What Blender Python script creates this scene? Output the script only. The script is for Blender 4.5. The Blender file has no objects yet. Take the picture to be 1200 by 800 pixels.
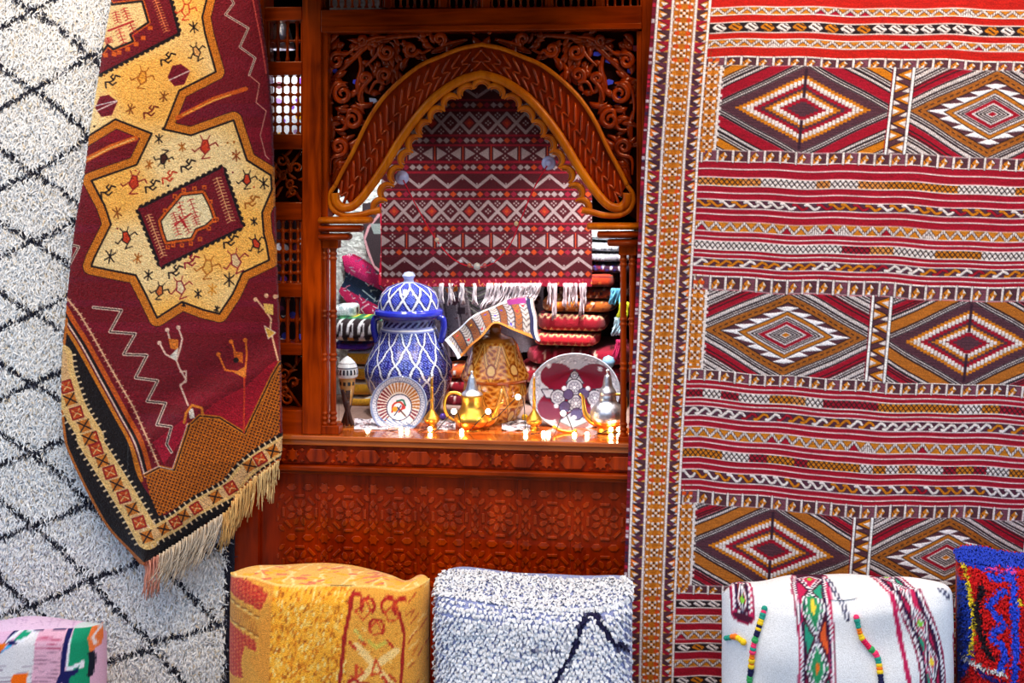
import bpy, math, random
import numpy as np
from mathutils import Matrix
random.seed(7); rng = np.random.default_rng(7)
scn = bpy.context.scene
col = scn.collection

# ------------------------------------------------------------------ camera
F = 1500.0; HOR = 190.0; YAW = math.radians(6.5)
CAM = np.array([0.342, -3.0, 1.45])
FW = np.array([-math.sin(YAW), math.cos(YAW), 0.0]); RT = np.array([math.cos(YAW), math.sin(YAW), 0.0])
cd = bpy.data.cameras.new('camera'); cam = bpy.data.objects.new('camera', cd); col.objects.link(cam)
cam.location = CAM; cam.rotation_euler = (math.pi/2, 0, YAW)
cd.sensor_width = 36; cd.lens = F*36/1200; cd.shift_y = -(400-HOR)/1200; cd.clip_start = 0.05
scn.camera = cam
scn.view_settings.view_transform = 'Standard'; scn.view_settings.look = 'None'
scn.view_settings.gamma = 1; scn.view_settings.use_curve_mapping = False
scn.view_settings.exposure = 0.42

# ------------------------------------------------------------------ daylight
w = bpy.data.worlds.new('sky'); scn.world = w; w.use_nodes = True
bg = w.node_tree.nodes['Background']; bg.inputs[0].default_value = (0.46, 0.70, 1.0, 1); bg.inputs[1].default_value = 1.2
def area(name, loc, target, sx, sy, power, color):
    d = bpy.data.lights.new(name, 'AREA'); d.shape = 'RECTANGLE'; d.size = sx; d.size_y = sy; d.energy = power; d.color = color
    o = bpy.data.objects.new(name, d); col.objects.link(o); o.location = loc
    v = np.array(target)-np.array(loc)
    from mathutils import Vector
    o.rotation_euler = Vector(v).to_track_quat('-Z', 'Y').to_euler(); return o
area('alley_skylight', (0.2, -1.05, 2.85), (0.1, 0.0, 1.0), 3.4, 0.9, 64, (1.0, 0.74, 0.44))

# ------------------------------------------------------------------ helpers
def P(px, py, Y=0.0):
    d = FW + RT*((px-600)/F); d = d + np.array([0, 0, (HOR-py)/F])
    return CAM + d*((Y-CAM[1])/d[1])
def PA(px, py, Y):
    px = np.asarray(px, float); py = np.asarray(py, float)
    a = (px-600)/F
    dx = FW[0]+RT[0]*a; dy = FW[1]+RT[1]*a; dz = (HOR-py)/F
    t = (Y-CAM[1])/dy
    return np.stack([CAM[0]+dx*t, np.broadcast_to(Y, t.shape)+0*t, CAM[2]+dz*t], -1)
def S(px, Y=0.0):
    p = P(px, HOR, Y); return float(np.dot(p-CAM, FW))/F
def lin(c):
    c = np.asarray(c, float)/255.0
    return np.where(c <= 0.04045, c/12.92, ((c+0.055)/1.055)**2.4)

class MB:
    def __init__(s): s.v = []; s.f = []; s.c = []; s.n = 0
    def add(s, V, Fc, color=None):
        V = np.asarray(V, float).reshape(-1, 3)
        s.v.append(V); b = s.n
        for f in Fc: s.f.append([i+b for i in f])
        s.c.append(np.broadcast_to(np.asarray(lin(color) if color is not None else (1, 1, 1), float), (len(V), 3)) if (color is None or np.ndim(color) == 1) else np.asarray(color))
        s.n += len(V); return s
    def box(s, a, b, color=None):
        x0, y0, z0 = np.minimum(a, b); x1, y1, z1 = np.maximum(a, b)
        V = [(x0,y0,z0),(x1,y0,z0),(x1,y1,z0),(x0,y1,z0),(x0,y0,z1),(x1,y0,z1),(x1,y1,z1),(x0,y1,z1)]
        return s.add(V, [(0,3,2,1),(4,5,6,7),(0,1,5,4),(1,2,6,5),(2,3,7,6),(3,0,4,7)], color)
    def boxpx(s, x0, y0, x1, y1, Ya, Yb, color=None, Yref=None):
        Yr = Ya if Yref is None else Yref
        a = P((x0+x1)/2, y1, Yr); c = P((x0+x1)/2, y0, Yr)
        xa = P(x0, y0, Yr)[0]; xb = P(x1, y0, Yr)[0]
        return s.box((xa, Ya, a[2]), (xb, Yb, c[2]), color)
    def tube(s, path, rad, n=8, color=None, flat=1.0, ref=(0, 1, 0)):
        path = np.asarray(path, float); m = len(path)
        rad = np.broadcast_to(np.asarray(rad, float), (m,))
        T = np.gradient(path, axis=0); T /= np.linalg.norm(T, axis=1, keepdims=True)+1e-9
        ref = np.array(ref, float)
        U = np.cross(T, ref); ln = np.linalg.norm(U, axis=1, keepdims=True)
        U = np.where(ln < 1e-4, np.cross(T, np.array([1.0, 0.2, 0])), U); U /= np.linalg.norm(U, axis=1, keepdims=True)+1e-9
        W = np.cross(U, T)
        a = np.arange(n)*2*math.pi/n
        V = path[:, None] + rad[:, None, None]*(U[:, None]*np.cos(a)[None, :, None] + flat*W[:, None]*np.sin(a)[None, :, None])
        f = []
        for i in range(m-1):
            for j in range(n):
                k = (j+1) % n; f.append((i*n+j, i*n+k, (i+1)*n+k, (i+1)*n+j))
        f.append(tuple(range(n-1, -1, -1))); f.append(tuple((m-1)*n+j for j in range(n)))
        return s.add(V.reshape(-1, 3), f, color)
    def prism(s, pts, Ya, Yb, color=None, px=True):
        if px: A = np.array([P(x, y, Ya) for x, y in pts])
        else: A = np.array([(x, Ya, z) for x, z in pts])
        B = A.copy(); B[:, 1] = Yb
        n = len(A); f = [tuple(range(n)), tuple(range(2*n-1, n-1, -1))]
        for i in range(n): j = (i+1) % n; f.append((i, i+n, j+n, j))
        return s.add(np.vstack([A, B]), f, color)
    def lathe(s, prof, cx, cy, n=32, color=None, cap=True):
        # prof: list of (z, r)
        m = len(prof); a = np.arange(n)*2*math.pi/n
        V = np.array([[(cx+r*math.cos(t), cy+r*math.sin(t), z) for t in a] for z, r in prof])
        f = []
        for i in range(m-1):
            for j in range(n):
                k = (j+1) % n; f.append((i*n+j, i*n+k, (i+1)*n+k, (i+1)*n+j))
        if cap: f.append(tuple(range(n-1, -1, -1))); f.append(tuple((m-1)*n+j for j in range(n)))
        return s.add(V.reshape(-1, 3), f, color)
    def mesh(s, name, smooth=False):
        me = bpy.data.meshes.new(name)
        V = np.vstack(s.v); me.from_pydata(V.tolist(), [], s.f)
        C = np.ones((len(V), 4)); C[:, :3] = np.vstack(s.c)
        at = me.color_attributes.new('Col', 'FLOAT_COLOR', 'POINT'); at.data.foreach_set('color', C.ravel().astype(np.float32))
        if smooth: me.polygons.foreach_set('use_smooth', np.ones(len(me.polygons), bool))
        me.update(); return me

def fast_mesh(name, V, Q, C=None, smooth=True):
    """V (n,3), Q (m,4) quads or (m,3) tris, C (n,3) linear colours."""
    me = bpy.data.meshes.new(name); k = Q.shape[1]
    me.vertices.add(len(V)); me.vertices.foreach_set('co', V.ravel().astype(np.float32))
    me.loops.add(Q.size); me.loops.foreach_set('vertex_index', Q.ravel().astype(np.int32))
    me.polygons.add(len(Q)); me.polygons.foreach_set('loop_start', np.arange(0, Q.size, k, dtype=np.int32))
    if smooth: me.polygons.foreach_set('use_smooth', np.ones(len(Q), bool))
    if C is not None:
        C4 = np.ones((len(V), 4), np.float32); C4[:, :3] = C
        at = me.color_attributes.new('Col', 'FLOAT_COLOR', 'POINT'); at.data.foreach_set('color', C4.ravel())
    me.update(calc_edges=True); me.validate(); return me

def grid_mesh(name, G, C, mask=None, thick=0.0, tdir=(0, 1, 0), smooth=True, wrap=False):
    H, W = G.shape[:2]
    idx = np.arange(H*W).reshape(H, W)
    if wrap:
        idx = np.hstack([idx, idx[:, :1]])
    a, b, c, d = idx[:-1, :-1], idx[:-1, 1:], idx[1:, 1:], idx[1:, :-1]
    Q = np.stack([a, d, c, b], -1).reshape(-1, 4)
    if mask is not None:
        m = mask.ravel(); Q = Q[m[Q].all(1)]
    V = G.reshape(-1, 3); Cc = C.reshape(-1, 3)
    if thick:
        E = np.concatenate([Q[:, [0, 1]], Q[:, [1, 2]], Q[:, [2, 3]], Q[:, [3, 0]]])
        key = np.sort(E, 1); key = key[:, 0].astype(np.int64)*(len(V)+1)+key[:, 1]
        u, inv, cnt = np.unique(key, return_inverse=True, return_counts=True)
        B = E[cnt[inv] == 1]
        vs = np.unique(B); mp = np.full(len(V), -1); mp[vs] = len(V)+np.arange(len(vs))
        V = np.vstack([V, V[vs]+np.array(tdir)*thick]); Cc = np.vstack([Cc, Cc[vs]*0.8])
        Q = np.vstack([Q, np.stack([B[:, 1], B[:, 0], mp[B[:, 0]], mp[B[:, 1]]], -1)])
    used = np.unique(Q); rm = np.full(len(V), -1); rm[used] = np.arange(len(used))
    return fast_mesh(name, V[used], rm[Q], Cc[used], smooth)

def link(name, me, mat=None, parent=None):
    o = bpy.data.objects.new(name, me); col.objects.link(o)
    if mat is not None:
        if len(me.materials) == 0: me.materials.append(mat)
    if parent is not None:
        o.parent = parent; o.matrix_parent_inverse = Matrix.Translation(parent.location).inverted()
        if parent.parent is not None: o.matrix_parent_inverse = Matrix.Identity(4)
    return o
def tag(o, label, cat=None, group=None, kind=None):
    if label: o['label'] = label
    if cat: o['category'] = cat
    if group: o['group'] = group
    if kind: o['kind'] = kind
    return o
def thing(name, label, cat, loc=(0, 0, 0), group=None, kind=None):
    o = bpy.data.objects.new(name, None); col.objects.link(o); o.location = loc; o.empty_display_size = 0.05
    return tag(o, label, cat, group, kind)
def bevel(o, wdt=0.002, seg=2):
    m = o.modifiers.new('bevel', 'BEVEL'); m.width = wdt; m.segments = seg; m.limit_method = 'ANGLE'; return o

# ------------------------------------------------------------------ materials
def newmat(name):
    m = bpy.data.materials.new(name); m.use_nodes = True
    nt = m.node_tree; return m, nt, nt.nodes, nt.links, nt.nodes['Principled BSDF']
def m_wood(name, c1, c2, rough=0.38, coat=0.22, axis='Z', bump=0.15):
    m, nt, N, L, b = newmat(name)
    tc = N.new('ShaderNodeTexCoord'); mp = N.new('ShaderNodeMapping'); L.new(tc.outputs['Object'], mp.inputs[0])
    mp.inputs['Scale'].default_value = {'Z': (30, 30, 3), 'X': (3, 30, 30)}[axis]
    n = N.new('ShaderNodeTexNoise'); n.inputs['Scale'].default_value = 2.2; n.inputs['Detail'].default_value = 5; n.inputs['Distortion'].default_value = 0.6
    L.new(mp.outputs[0], n.inputs['Vector'])
    n2 = N.new('ShaderNodeTexNoise'); n2.inputs['Scale'].default_value = 9; L.new(tc.outputs['Object'], n2.inputs['Vector'])
    ad = N.new('ShaderNodeMath'); ad.operation = 'MULTIPLY_ADD'; ad.inputs[1].default_value = 0.45; L.new(n2.outputs[0], ad.inputs[0]); 
    mu = N.new('ShaderNodeMath'); mu.operation = 'MULTIPLY'; mu.inputs[1].default_value = 0.6; L.new(n.outputs[0], mu.inputs[0]); L.new(mu.outputs[0], ad.inputs[2])
    r = N.new('ShaderNodeValToRGB'); r.color_ramp.elements[0].position = 0.35; r.color_ramp.elements[1].position = 0.68
    r.color_ramp.elements[0].color = (*lin(c1), 1); r.color_ramp.elements[1].color = (*lin(c2), 1)
    L.new(ad.outputs[0], r.inputs[0]); L.new(r.outputs[0], b.inputs['Base Color'])
    b.inputs['Roughness'].default_value = rough; b.inputs['Coat Weight'].default_value = coat; b.inputs['Coat Roughness'].default_value = 0.06; b.inputs['Specular IOR Level'].default_value = 0.38; b.inputs['Specular Tint'].default_value = (1.0, 0.45, 0.15, 1)
    bp = N.new('ShaderNodeBump'); bp.inputs['Strength'].default_value = bump; bp.inputs['Distance'].default_value = 0.002
    L.new(n.outputs[0], bp.inputs['Height']); L.new(bp.outputs[0], b.inputs['Normal'])
    return m
def m_attr(name, rough=0.85, bump=0.5, scale=600, dist=0.002, sheen=0.0, jitter=0.25, spec=0.2, coat=0.0, metal=0.0):
    m, nt, N, L, b = newmat(name)
    at = N.new('ShaderNodeAttribute'); at.attribute_name = 'Col'
    tc = N.new('ShaderNodeTexCoord')
    n = N.new('ShaderNodeTexNoise'); n.inputs['Scale'].default_value = scale; n.inputs['Detail'].default_value = 2; L.new(tc.outputs['Object'], n.inputs['Vector'])
    mr = N.new('ShaderNodeMapRange'); mr.inputs[1].default_value = 0.25; mr.inputs[2].default_value = 0.75
    mr.inputs[3].default_value = 1-jitter; mr.inputs[4].default_value = 1+jitter; L.new(n.outputs[0], mr.inputs[0])
    mx = N.new('ShaderNodeVectorMath'); mx.operation = 'SCALE'; L.new(at.outputs['Color'], mx.inputs[0]); L.new(mr.outputs[0], mx.inputs['Scale'])
    L.new(mx.outputs[0], b.inputs['Base Color'])
    b.inputs['Roughness'].default_value = rough; b.inputs['Specular IOR Level'].default_value = spec
    b.inputs['Sheen Weight'].default_value = sheen; b.inputs['Coat Weight'].default_value = coat; b.inputs['Coat Roughness'].default_value = 0.08
    b.inputs['Metallic'].default_value = metal
    if bump:
        bp = N.new('ShaderNodeBump'); bp.inputs['Strength'].default_value = bump; bp.inputs['Distance'].default_value = dist
        L.new(n.outputs[0], bp.inputs['Height']); L.new(bp.outputs[0], b.inputs['Normal'])
    return m
def m_flat(name, c, rough=0.6, metal=0.0, bump=0.3, scale=60, dist=0.003, jit=0.15, spec=0.4, coat=0):
    m, nt, N, L, b = newmat(name)
    tc = N.new('ShaderNodeTexCoord'); n = N.new('ShaderNodeTexNoise'); n.inputs['Scale'].default_value = scale; n.inputs['Detail'].default_value = 6
    L.new(tc.outputs['Object'], n.inputs['Vector'])
    r = N.new('ShaderNodeValToRGB'); r.color_ramp.elements[0].position = 0.3; r.color_ramp.elements[1].position = 0.7
    l = lin(c); r.color_ramp.elements[0].color = (*(l*(1-jit)), 1); r.color_ramp.elements[1].color = (*np.minimum(l*(1+jit), 1), 1)
    L.new(n.outputs[0], r.inputs[0]); L.new(r.outputs[0], b.inputs['Base Color'])
    b.inputs['Roughness'].default_value = rough; b.inputs['Metallic'].default_value = metal; b.inputs['Specular IOR Level'].default_value = spec
    b.inputs['Coat Weight'].default_value = coat
    if bump:
        bp = N.new('ShaderNodeBump'); bp.inputs['Strength'].default_value = bump; bp.inputs['Distance'].default_value = dist
        L.new(n.outputs[0], bp.inputs['Height']); L.new(bp.outputs[0], b.inputs['Normal'])
    return m
WOOD = m_wood('varnished_cedar', (90, 16, 0), (186, 64, 0), rough=0.28, coat=0.10)
WOODX = m_wood('varnished_cedar_rails', (84, 14, 0), (168, 54, 0), axis='X', rough=0.28, coat=0.10)
WOODP = m_wood('varnished_cedar_panel', (96, 11, 0), (164, 40, 0), rough=0.3, coat=0.10)
WOODG = m_wood('carved_cedar', (92, 16, 0), (184, 58, 0), rough=0.22, coat=0.32)
WOODL = m_wood('honey_cedar', (158, 60, 0), (212, 110, 6), rough=0.3, coat=0.12)
WOODD = m_flat('gap_shade_back', (52, 8, 0), 0.7, spec=0.04)  # dark tone stands in for the shade behind pierced carving
SILLM = m_wood('sill_cedar', (165, 72, 20), (205, 105, 40), axis='X', rough=0.2, coat=0.8)
WOOL = m_attr('wool_pile', 0.9, 0.9, 420, 0.003, sheen=0.15, jitter=0.3)
SHAG = m_attr('shag_wool', 0.85, 0.0, 300, sheen=0.1, jitter=0.12)
WEAVE = m_attr('flat_weave', 0.85, 0.6, 500, 0.0015, jitter=0.22)
GLAZE = m_attr('glazed_ceramic', 0.18, 0.08, 120, 0.001, jitter=0.1, spec=0.5, coat=0.6)
YARN = m_attr('fringe_yarn', 0.9, 0.3, 500, 0.001, jitter=0.15)
PLAIN = m_attr('painted', 0.5, 0.2, 200, 0.001, jitter=0.1)
BRASS = m_flat('polished_brass', (240, 178, 74), 0.34, 1.0, 0.15, 90, 0.001)
SILVER = m_flat('engraved_silver', (222, 222, 232), 0.36, 1.0, 0.6, 160, 0.0015)
PLASTER = m_flat('white_plaster', (215, 222, 220), 0.9, 0, 0.9, 110, 0.006, 0.25)
WALLM = m_flat('ochre_plaster', (120, 84, 60), 0.9, 0, 0.6, 20)
FLOORM = m_flat('street_stone', (158, 160, 164), 0.85, 0, 0.5, 12)
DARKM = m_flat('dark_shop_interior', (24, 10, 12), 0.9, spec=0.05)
CABLE = m_flat('dark_cable', (30, 26, 24), 0.5)

# ------------------------------------------------------------------ canvas: woven / painted patterns as vertex colours
class Canvas:
    def __init__(s, x0, y0, x1, y1, res, bg, ss=2):
        s.x0, s.y0, s.res, s.ss = x0, y0, res, ss
        s.W = int(round((x1-x0)*res))+1; s.H = int(round((y1-y0)*res))+1
        s.k = res*ss
        s.a = np.empty((s.H*ss, s.W*ss, 3), np.float32); s.a[:] = bg
        yy, xx = np.mgrid[0:s.H*ss, 0:s.W*ss]
        s.X = (x0+(xx+0.5-ss/2)/s.k).astype(np.float32); s.Y = (y0+(yy+0.5-ss/2)/s.k).astype(np.float32)
    def win(s, xa, ya, xb, yb):
        i0 = max(0, int((ya-s.y0)*s.k)-2); i1 = min(s.a.shape[0], int((yb-s.y0)*s.k)+4)
        j0 = max(0, int((xa-s.x0)*s.k)-2); j1 = min(s.a.shape[1], int((xb-s.x0)*s.k)+4)
        return slice(i0, max(i0, i1)), slice(j0, max(j0, j1))
    def polymask(s, pts):
        p = np.asarray(pts, float); w = s.win(p[:, 0].min(), p[:, 1].min(), p[:, 0].max(), p[:, 1].max())
        X = s.X[w]; Y = s.Y[w]; m = np.zeros(X.shape, bool)
        for (x1, y1), (x2, y2) in zip(p, np.roll(p, -1, 0)):
            if y1 == y2: continue
            c = ((y1 > Y) != (y2 > Y)) & (X < (x2-x1)*(Y-y1)/(y2-y1)+x1); m ^= c
        return w, m
    def poly(s, pts, c):
        w, m = s.polymask(pts); s.a[w][m] = c
    def line(s, pts, wd, c, closed=False):
        p = np.asarray(pts, float)
        if closed: p = np.vstack([p, p[:1]])
        for (x1, y1), (x2, y2) in zip(p[:-1], p[1:]):
            w = s.win(min(x1, x2)-wd, min(y1, y2)-wd, max(x1, x2)+wd, max(y1, y2)+wd)
            X = s.X[w]; Y = s.Y[w]; dx, dy = x2-x1, y2-y1; L2 = dx*dx+dy*dy+1e-9
            t = np.clip(((X-x1)*dx+(Y-y1)*dy)/L2, 0, 1)
            s.a[w][(X-x1-t*dx)**2+(Y-y1-t*dy)**2 < wd*wd/4] = c
    def disc(s, x, y, r, c, ry=None):
        ry = ry or r; w = s.win(x-r, y-ry, x+r, y+ry)
        s.a[w][((s.X[w]-x)/r)**2+((s.Y[w]-y)/ry)**2 < 1] = c
    def ring(s, x, y, r0, r1, c):
        w = s.win(x-r1, y-r1, x+r1, y+r1); d = np.hypot(s.X[w]-x, s.Y[w]-y); s.a[w][(d >= r0) & (d < r1)] = c
    def rect(s, xa, ya, xb, yb, c):
        w = s.win(xa, ya, xb, yb); m = (s.X[w] >= xa) & (s.X[w] < xb) & (s.Y[w] >= ya) & (s.Y[w] < yb); s.a[w][m] = c
    def out(s, jit=0.0):
        a = s.a.reshape(s.H, s.ss, s.W, s.ss, 3).mean((1, 3))
        if jit: a = a*(1+rng.normal(0, jit, a.shape[:2])[..., None])
        return lin(np.clip(a, 0, 255))
    def coords(s):
        x = s.x0+np.arange(s.W)/s.res; y = s.y0+np.arange(s.H)/s.res
        return np.meshgrid(x, y)
    def sample(s, X, Y):
        a = s.out(); j = np.clip(np.round((X-s.x0)*s.res).astype(int), 0, s.W-1); i = np.clip(np.round((Y-s.y0)*s.res).astype(int), 0, s.H-1)
        return a[i, j]
def inpoly(X, Y, p):
    p = np.asarray(p, float); m = np.zeros(X.shape, bool)
    for (x1, y1), (x2, y2) in zip(p, np.roll(p, -1, 0)):
        if y1 == y2: continue
        m ^= ((y1 > Y) != (y2 > Y)) & (X < (x2-x1)*(Y-y1)/(y2-y1)+x1)
    return m
def T(ox, oy, k): return lambda *pts: [(ox+x/k, oy+y/k) for x, y in pts]
def smooth_path(pts, n=8):
    p = np.asarray(pts, float); q = np.vstack([2*p[0]-p[1], p, 2*p[-1]-p[-2]]); out = []
    for i in range(1, len(q)-2):
        for t in np.linspace(0, 1, n, endpoint=False):
            a, b, c, d = q[i-1], q[i], q[i+1], q[i+2]
            out.append(0.5*((2*b)+(c-a)*t+(2*a-5*b+4*c-d)*t*t+(3*b-a-3*c+d)*t**3))
    out.append(p[-1]); return np.array(out)
def vnoise(X, Y, seed=0):
    r = np.random.default_rng(seed); o = np.zeros(np.shape(X))
    for k in range(6):
        a = r.uniform(0, 6.28); f = r.uniform(0.6, 1.6); o = o+np.sin((X*math.cos(a)+Y*math.sin(a))*f+r.uniform(0, 6.28))
    return o/6
def tufts(roots, normals, colors, length, width, grav=0.6, spread=0.6, lift=0.35, seed=1):
    r = np.random.default_rng(seed); n = len(roots)
    rv = r.normal(0, 1, (n, 3)); rv -= normals*np.sum(rv*normals, 1, keepdims=True)
    d = np.array([0, 0, -1.0])*grav+rv*spread; d -= normals*np.sum(d*normals, 1, keepdims=True)
    d /= np.linalg.norm(d, axis=1, keepdims=True)+1e-9
    L = length*r.uniform(0.65, 1.3, (n, 1)); sd = np.cross(d, normals)+normals*r.normal(0, 0.35, (n, 1)); sd /= np.linalg.norm(sd, axis=1, keepdims=True)
    wv = sd*width*r.uniform(0.7, 1.3, (n, 1))/2
    mid = roots+d*L*0.45+normals*L*lift*r.uniform(0.5, 1.5, (n, 1)); tip = roots+d*L+normals*L*lift*0.7*r.uniform(0, 1.6, (n, 1))
    V = np.stack([roots-wv, roots+wv, mid-wv*1.1, mid+wv*1.1, tip-wv*0.5, tip+wv*0.5], 1).reshape(-1, 3)
    b = np.arange(n)[:, None]*6
    Q = np.concatenate([b+np.array([[0, 1, 3, 2]]), b+np.array([[2, 3, 5, 4]])])
    C = np.repeat(colors*r.uniform(0.8, 1.12, (n, 1)), 6, 0)
    return V, Q, np.clip(C, 0, 1)

# ================================================================== SETTING
wx0 = P(268, 0)[0]; wx1 = P(752, 0)[0]
ztop = P(600, -60)[2]; zsill = P(560, 509)[2]
m = MB(); m.box((-2.2, 0.02, 0), (wx0, 0.16, 2.6)); m.box((wx1, 0.02, 0), (2.2, 0.16, 2.6)); m.box((wx0, 0.02, ztop), (wx1, 0.16, 2.6))
tag(link('wall_front', m.mesh('wall_front'), WALLM), 'ochre plastered shop wall behind the hanging rugs', None, None, 'structure')
m = MB(); m.box((-5, -4.8, 0), (5, -4.6, 2.9))
tag(link('wall_opposite', m.mesh('w'), WALLM), 'ochre plastered wall across the alley', None, None, 'structure')
m = MB(); m.box((-5, -4.8, -0.1), (5, 0.02, 0))
tag(link('floor', m.mesh('floor'), FLOORM), 'stone paving of the alley in front of the shop', None, None, 'structure')
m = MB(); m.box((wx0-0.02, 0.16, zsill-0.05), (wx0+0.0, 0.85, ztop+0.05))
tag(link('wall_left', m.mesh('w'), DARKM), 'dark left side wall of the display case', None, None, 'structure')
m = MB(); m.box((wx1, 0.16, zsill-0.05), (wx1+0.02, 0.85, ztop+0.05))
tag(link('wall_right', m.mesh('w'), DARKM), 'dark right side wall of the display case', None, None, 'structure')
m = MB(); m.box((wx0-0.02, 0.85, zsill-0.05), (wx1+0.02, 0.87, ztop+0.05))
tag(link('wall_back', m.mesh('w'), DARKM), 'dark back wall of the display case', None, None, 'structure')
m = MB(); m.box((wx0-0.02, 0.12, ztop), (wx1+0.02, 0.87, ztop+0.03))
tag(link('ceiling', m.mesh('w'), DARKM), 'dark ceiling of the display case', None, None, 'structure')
# cornice above the window; depth and unseen valance added to shade the woodwork
m = MB(); m.boxpx(324, -60, 752, -42, -0.44, 0.0, Yref=0); m.boxpx(324, -42, 752, -30, -0.14, 0.0, Yref=0); m.box((P(318, 0)[0], -0.46, 1.802), (P(756, 0)[0], -0.44, P(560, -42)[2]))
tag(bevel(link('trim_1', m.mesh('w'), WOODX), 0.004), 'dark wooden cornice with unseen valance added to shade the carved window', None, None, 'structure')

W1 = thing('window_1', 'carved red cedar shop window with scalloped arch and lattice side', None, P(560, 509), None, 'structure')
def wpart(name, mb, mat=WOOD, parent=W1, bv=0.002, smooth=False):
    o = link(name, mb.mesh(name, smooth), mat, parent)
    if bv: bevel(o, bv)
    return o
# stiles and rails
wpart('stile', MB().boxpx(354, -55, 376, 509, -0.012, 0.07))
wpart('stile', MB().boxpx(286, -55, 309, 509, -0.012, 0.07))
wpart('stile', MB().boxpx(752, -55, 770, 514, 0.0, 0.07))
wpart('top_rail', MB().boxpx(376, 9, 752, 36, -0.012, 0.07), WOODX)
wpart('top_rail', MB().boxpx(376, -55, 752, -24, -0.012, 0.07), WOODX)
wpart('rail_moulding', MB().boxpx(376, 29, 752, 36, -0.02, 0.0), WOODX)
for a, b in ((-24, 8), (8, 24), (72, 88), (157, 175), (237, 258), (332, 348), (402, 416), (480, 509)):
    if a == -24: continue
    wpart('cross_rail', MB().boxpx(309, a, 354, b, -0.006, 0.06), WOODX)
for x in (450, 515, 565, 640, 700): wpart('stub_post', MB().boxpx(x, -24, x+7, 9, 0.0, 0.04))
# bead lattices
def lattice(x0, y0, x1, y1, nx, ny, r=2.0, bead=3.2):
    root = wpart('lattice_panel', MB().boxpx(x0, y0, x0+1.5, y1, 0.0, 0.03).boxpx(x1-1.5, y0, x1, y1, 0.0, 0.03), bv=0)
    Yc = 0.018
    for i in range(nx):
        x = x0+(i+0.5)*(x1-x0)/nx; ys = np.linspace(y0, y1, ny*8+1)
        rr = [r+(bead-r)*max(0, math.cos((y-y0)/(y1-y0)*ny*2*math.pi)) for y in ys]
        mb = MB(); mb.tube([P(x, y, Yc) for y in ys], np.array(rr)*S(x), 8); wpart('baluster', mb, WOOD, root, 0, True)
    for j in range(1, ny):
        y = y0+j*(y1-y0)/ny; mb = MB(); mb.tube([P(x, y, Yc) for x in np.linspace(x0, x1, nx*4+1)], [r*0.8*S(x0)*(1+0.6*(k % 2)) for k in range(nx*4+1)], 6, ref=(0, 0, 1)); wpart('lattice_bar', mb, WOOD, root, 0, True)
lattice(309, 88, 354, 157, 5, 6, 1.5, 3.4)
lattice(309, 258, 354, 332, 5, 6, 2.0, 3.8)
lattice(309, 348, 354, 402, 4, 2, 2.2, 3.6)
lattice(309, 24, 354, 72, 4, 2, 1.8, 3.0)
for x0, x1 in ((376, 450), (457, 515), (522, 565), (572, 640), (647, 700), (707, 752)):
    lattice(x0, -24, x1, 9, max(3, int((x1-x0)/8)), 3, 1.4, 2.6)
# carved pierced panels left column
def spiral(cx, cy, r, turns, a0, sgn, tail=None, n=36):
    pts = []
    for t in np.linspace(0, 1, n):
        a = a0+sgn*t*turns*2*math.pi; q = r*(0.18+0.82*t); pts.append((cx+q*math.cos(a), cy+q*math.sin(a)))
    if tail: pts += list(smooth_path([pts[-1]]+tail, 6)[1:])
    return pts
def relief(name, pts, rad, Y, parent, mat=WOOD, taper=True, flat=0.8, n=7):
    k = len(pts); t = np.linspace(0, 1, k)
    rr = rad*(0.22+0.78*np.sin(math.pi*np.clip(t*0.92+0.04, 0, 1))**0.9) if taper else np.full(k, rad)
    mb = MB(); mb.tube([P(x, y, Y) for x, y in pts], rr*S(pts[0][0], Y), n, flat=flat)
    return wpart(name, mb, mat, parent, 0, True)
def leaf(x, y, L, ang, bend, rad, Y, parent, mat=WOOD):
    pts = []; a = ang; X, Z = x, y
    for i in range(9):
        pts.append((X, Z)); X += L/8*math.cos(a); Z += L/8*math.sin(a); a += bend/8
    t = np.linspace(0, 1, 9); rr = rad*np.maximum(0.06, np.sin(math.pi*t**0.75))
    mb = MB(); mb.tube([P(q[0], q[1], Y) for q in pts], rr*S(x, Y), 6, flat=0.7)
    return wpart('carved_leaf', mb, mat, parent, 0, True)
for (ya, yb) in ((175, 237), (416, 480)):
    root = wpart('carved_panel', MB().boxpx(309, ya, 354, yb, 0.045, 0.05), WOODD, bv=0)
    rr = random.Random(ya)
    for i in range(5):
        cx = 316+rr.random()*32; cy = ya+8+(yb-ya-16)*(i+0.5)/5
        relief('scroll', spiral(cx, cy, 6.5, 1.1, rr.random()*6, rr.choice((-1, 1))), 1.9, 0.02, root)
    for i in range(14):
        leaf(312+rr.random()*38, ya+4+rr.random()*(yb-ya-8), 15, rr.random()*6.28, rr.uniform(-2, 2), 2.2, 0.024, root)
    for s in (0, 1):
        relief('diagonal_bar', [(310, ya+2+s*(yb-ya-4)), (332, (ya+yb)/2), (353, yb-2-s*(yb-ya-4))], 1.8, 0.03, root, taper=False)

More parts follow.
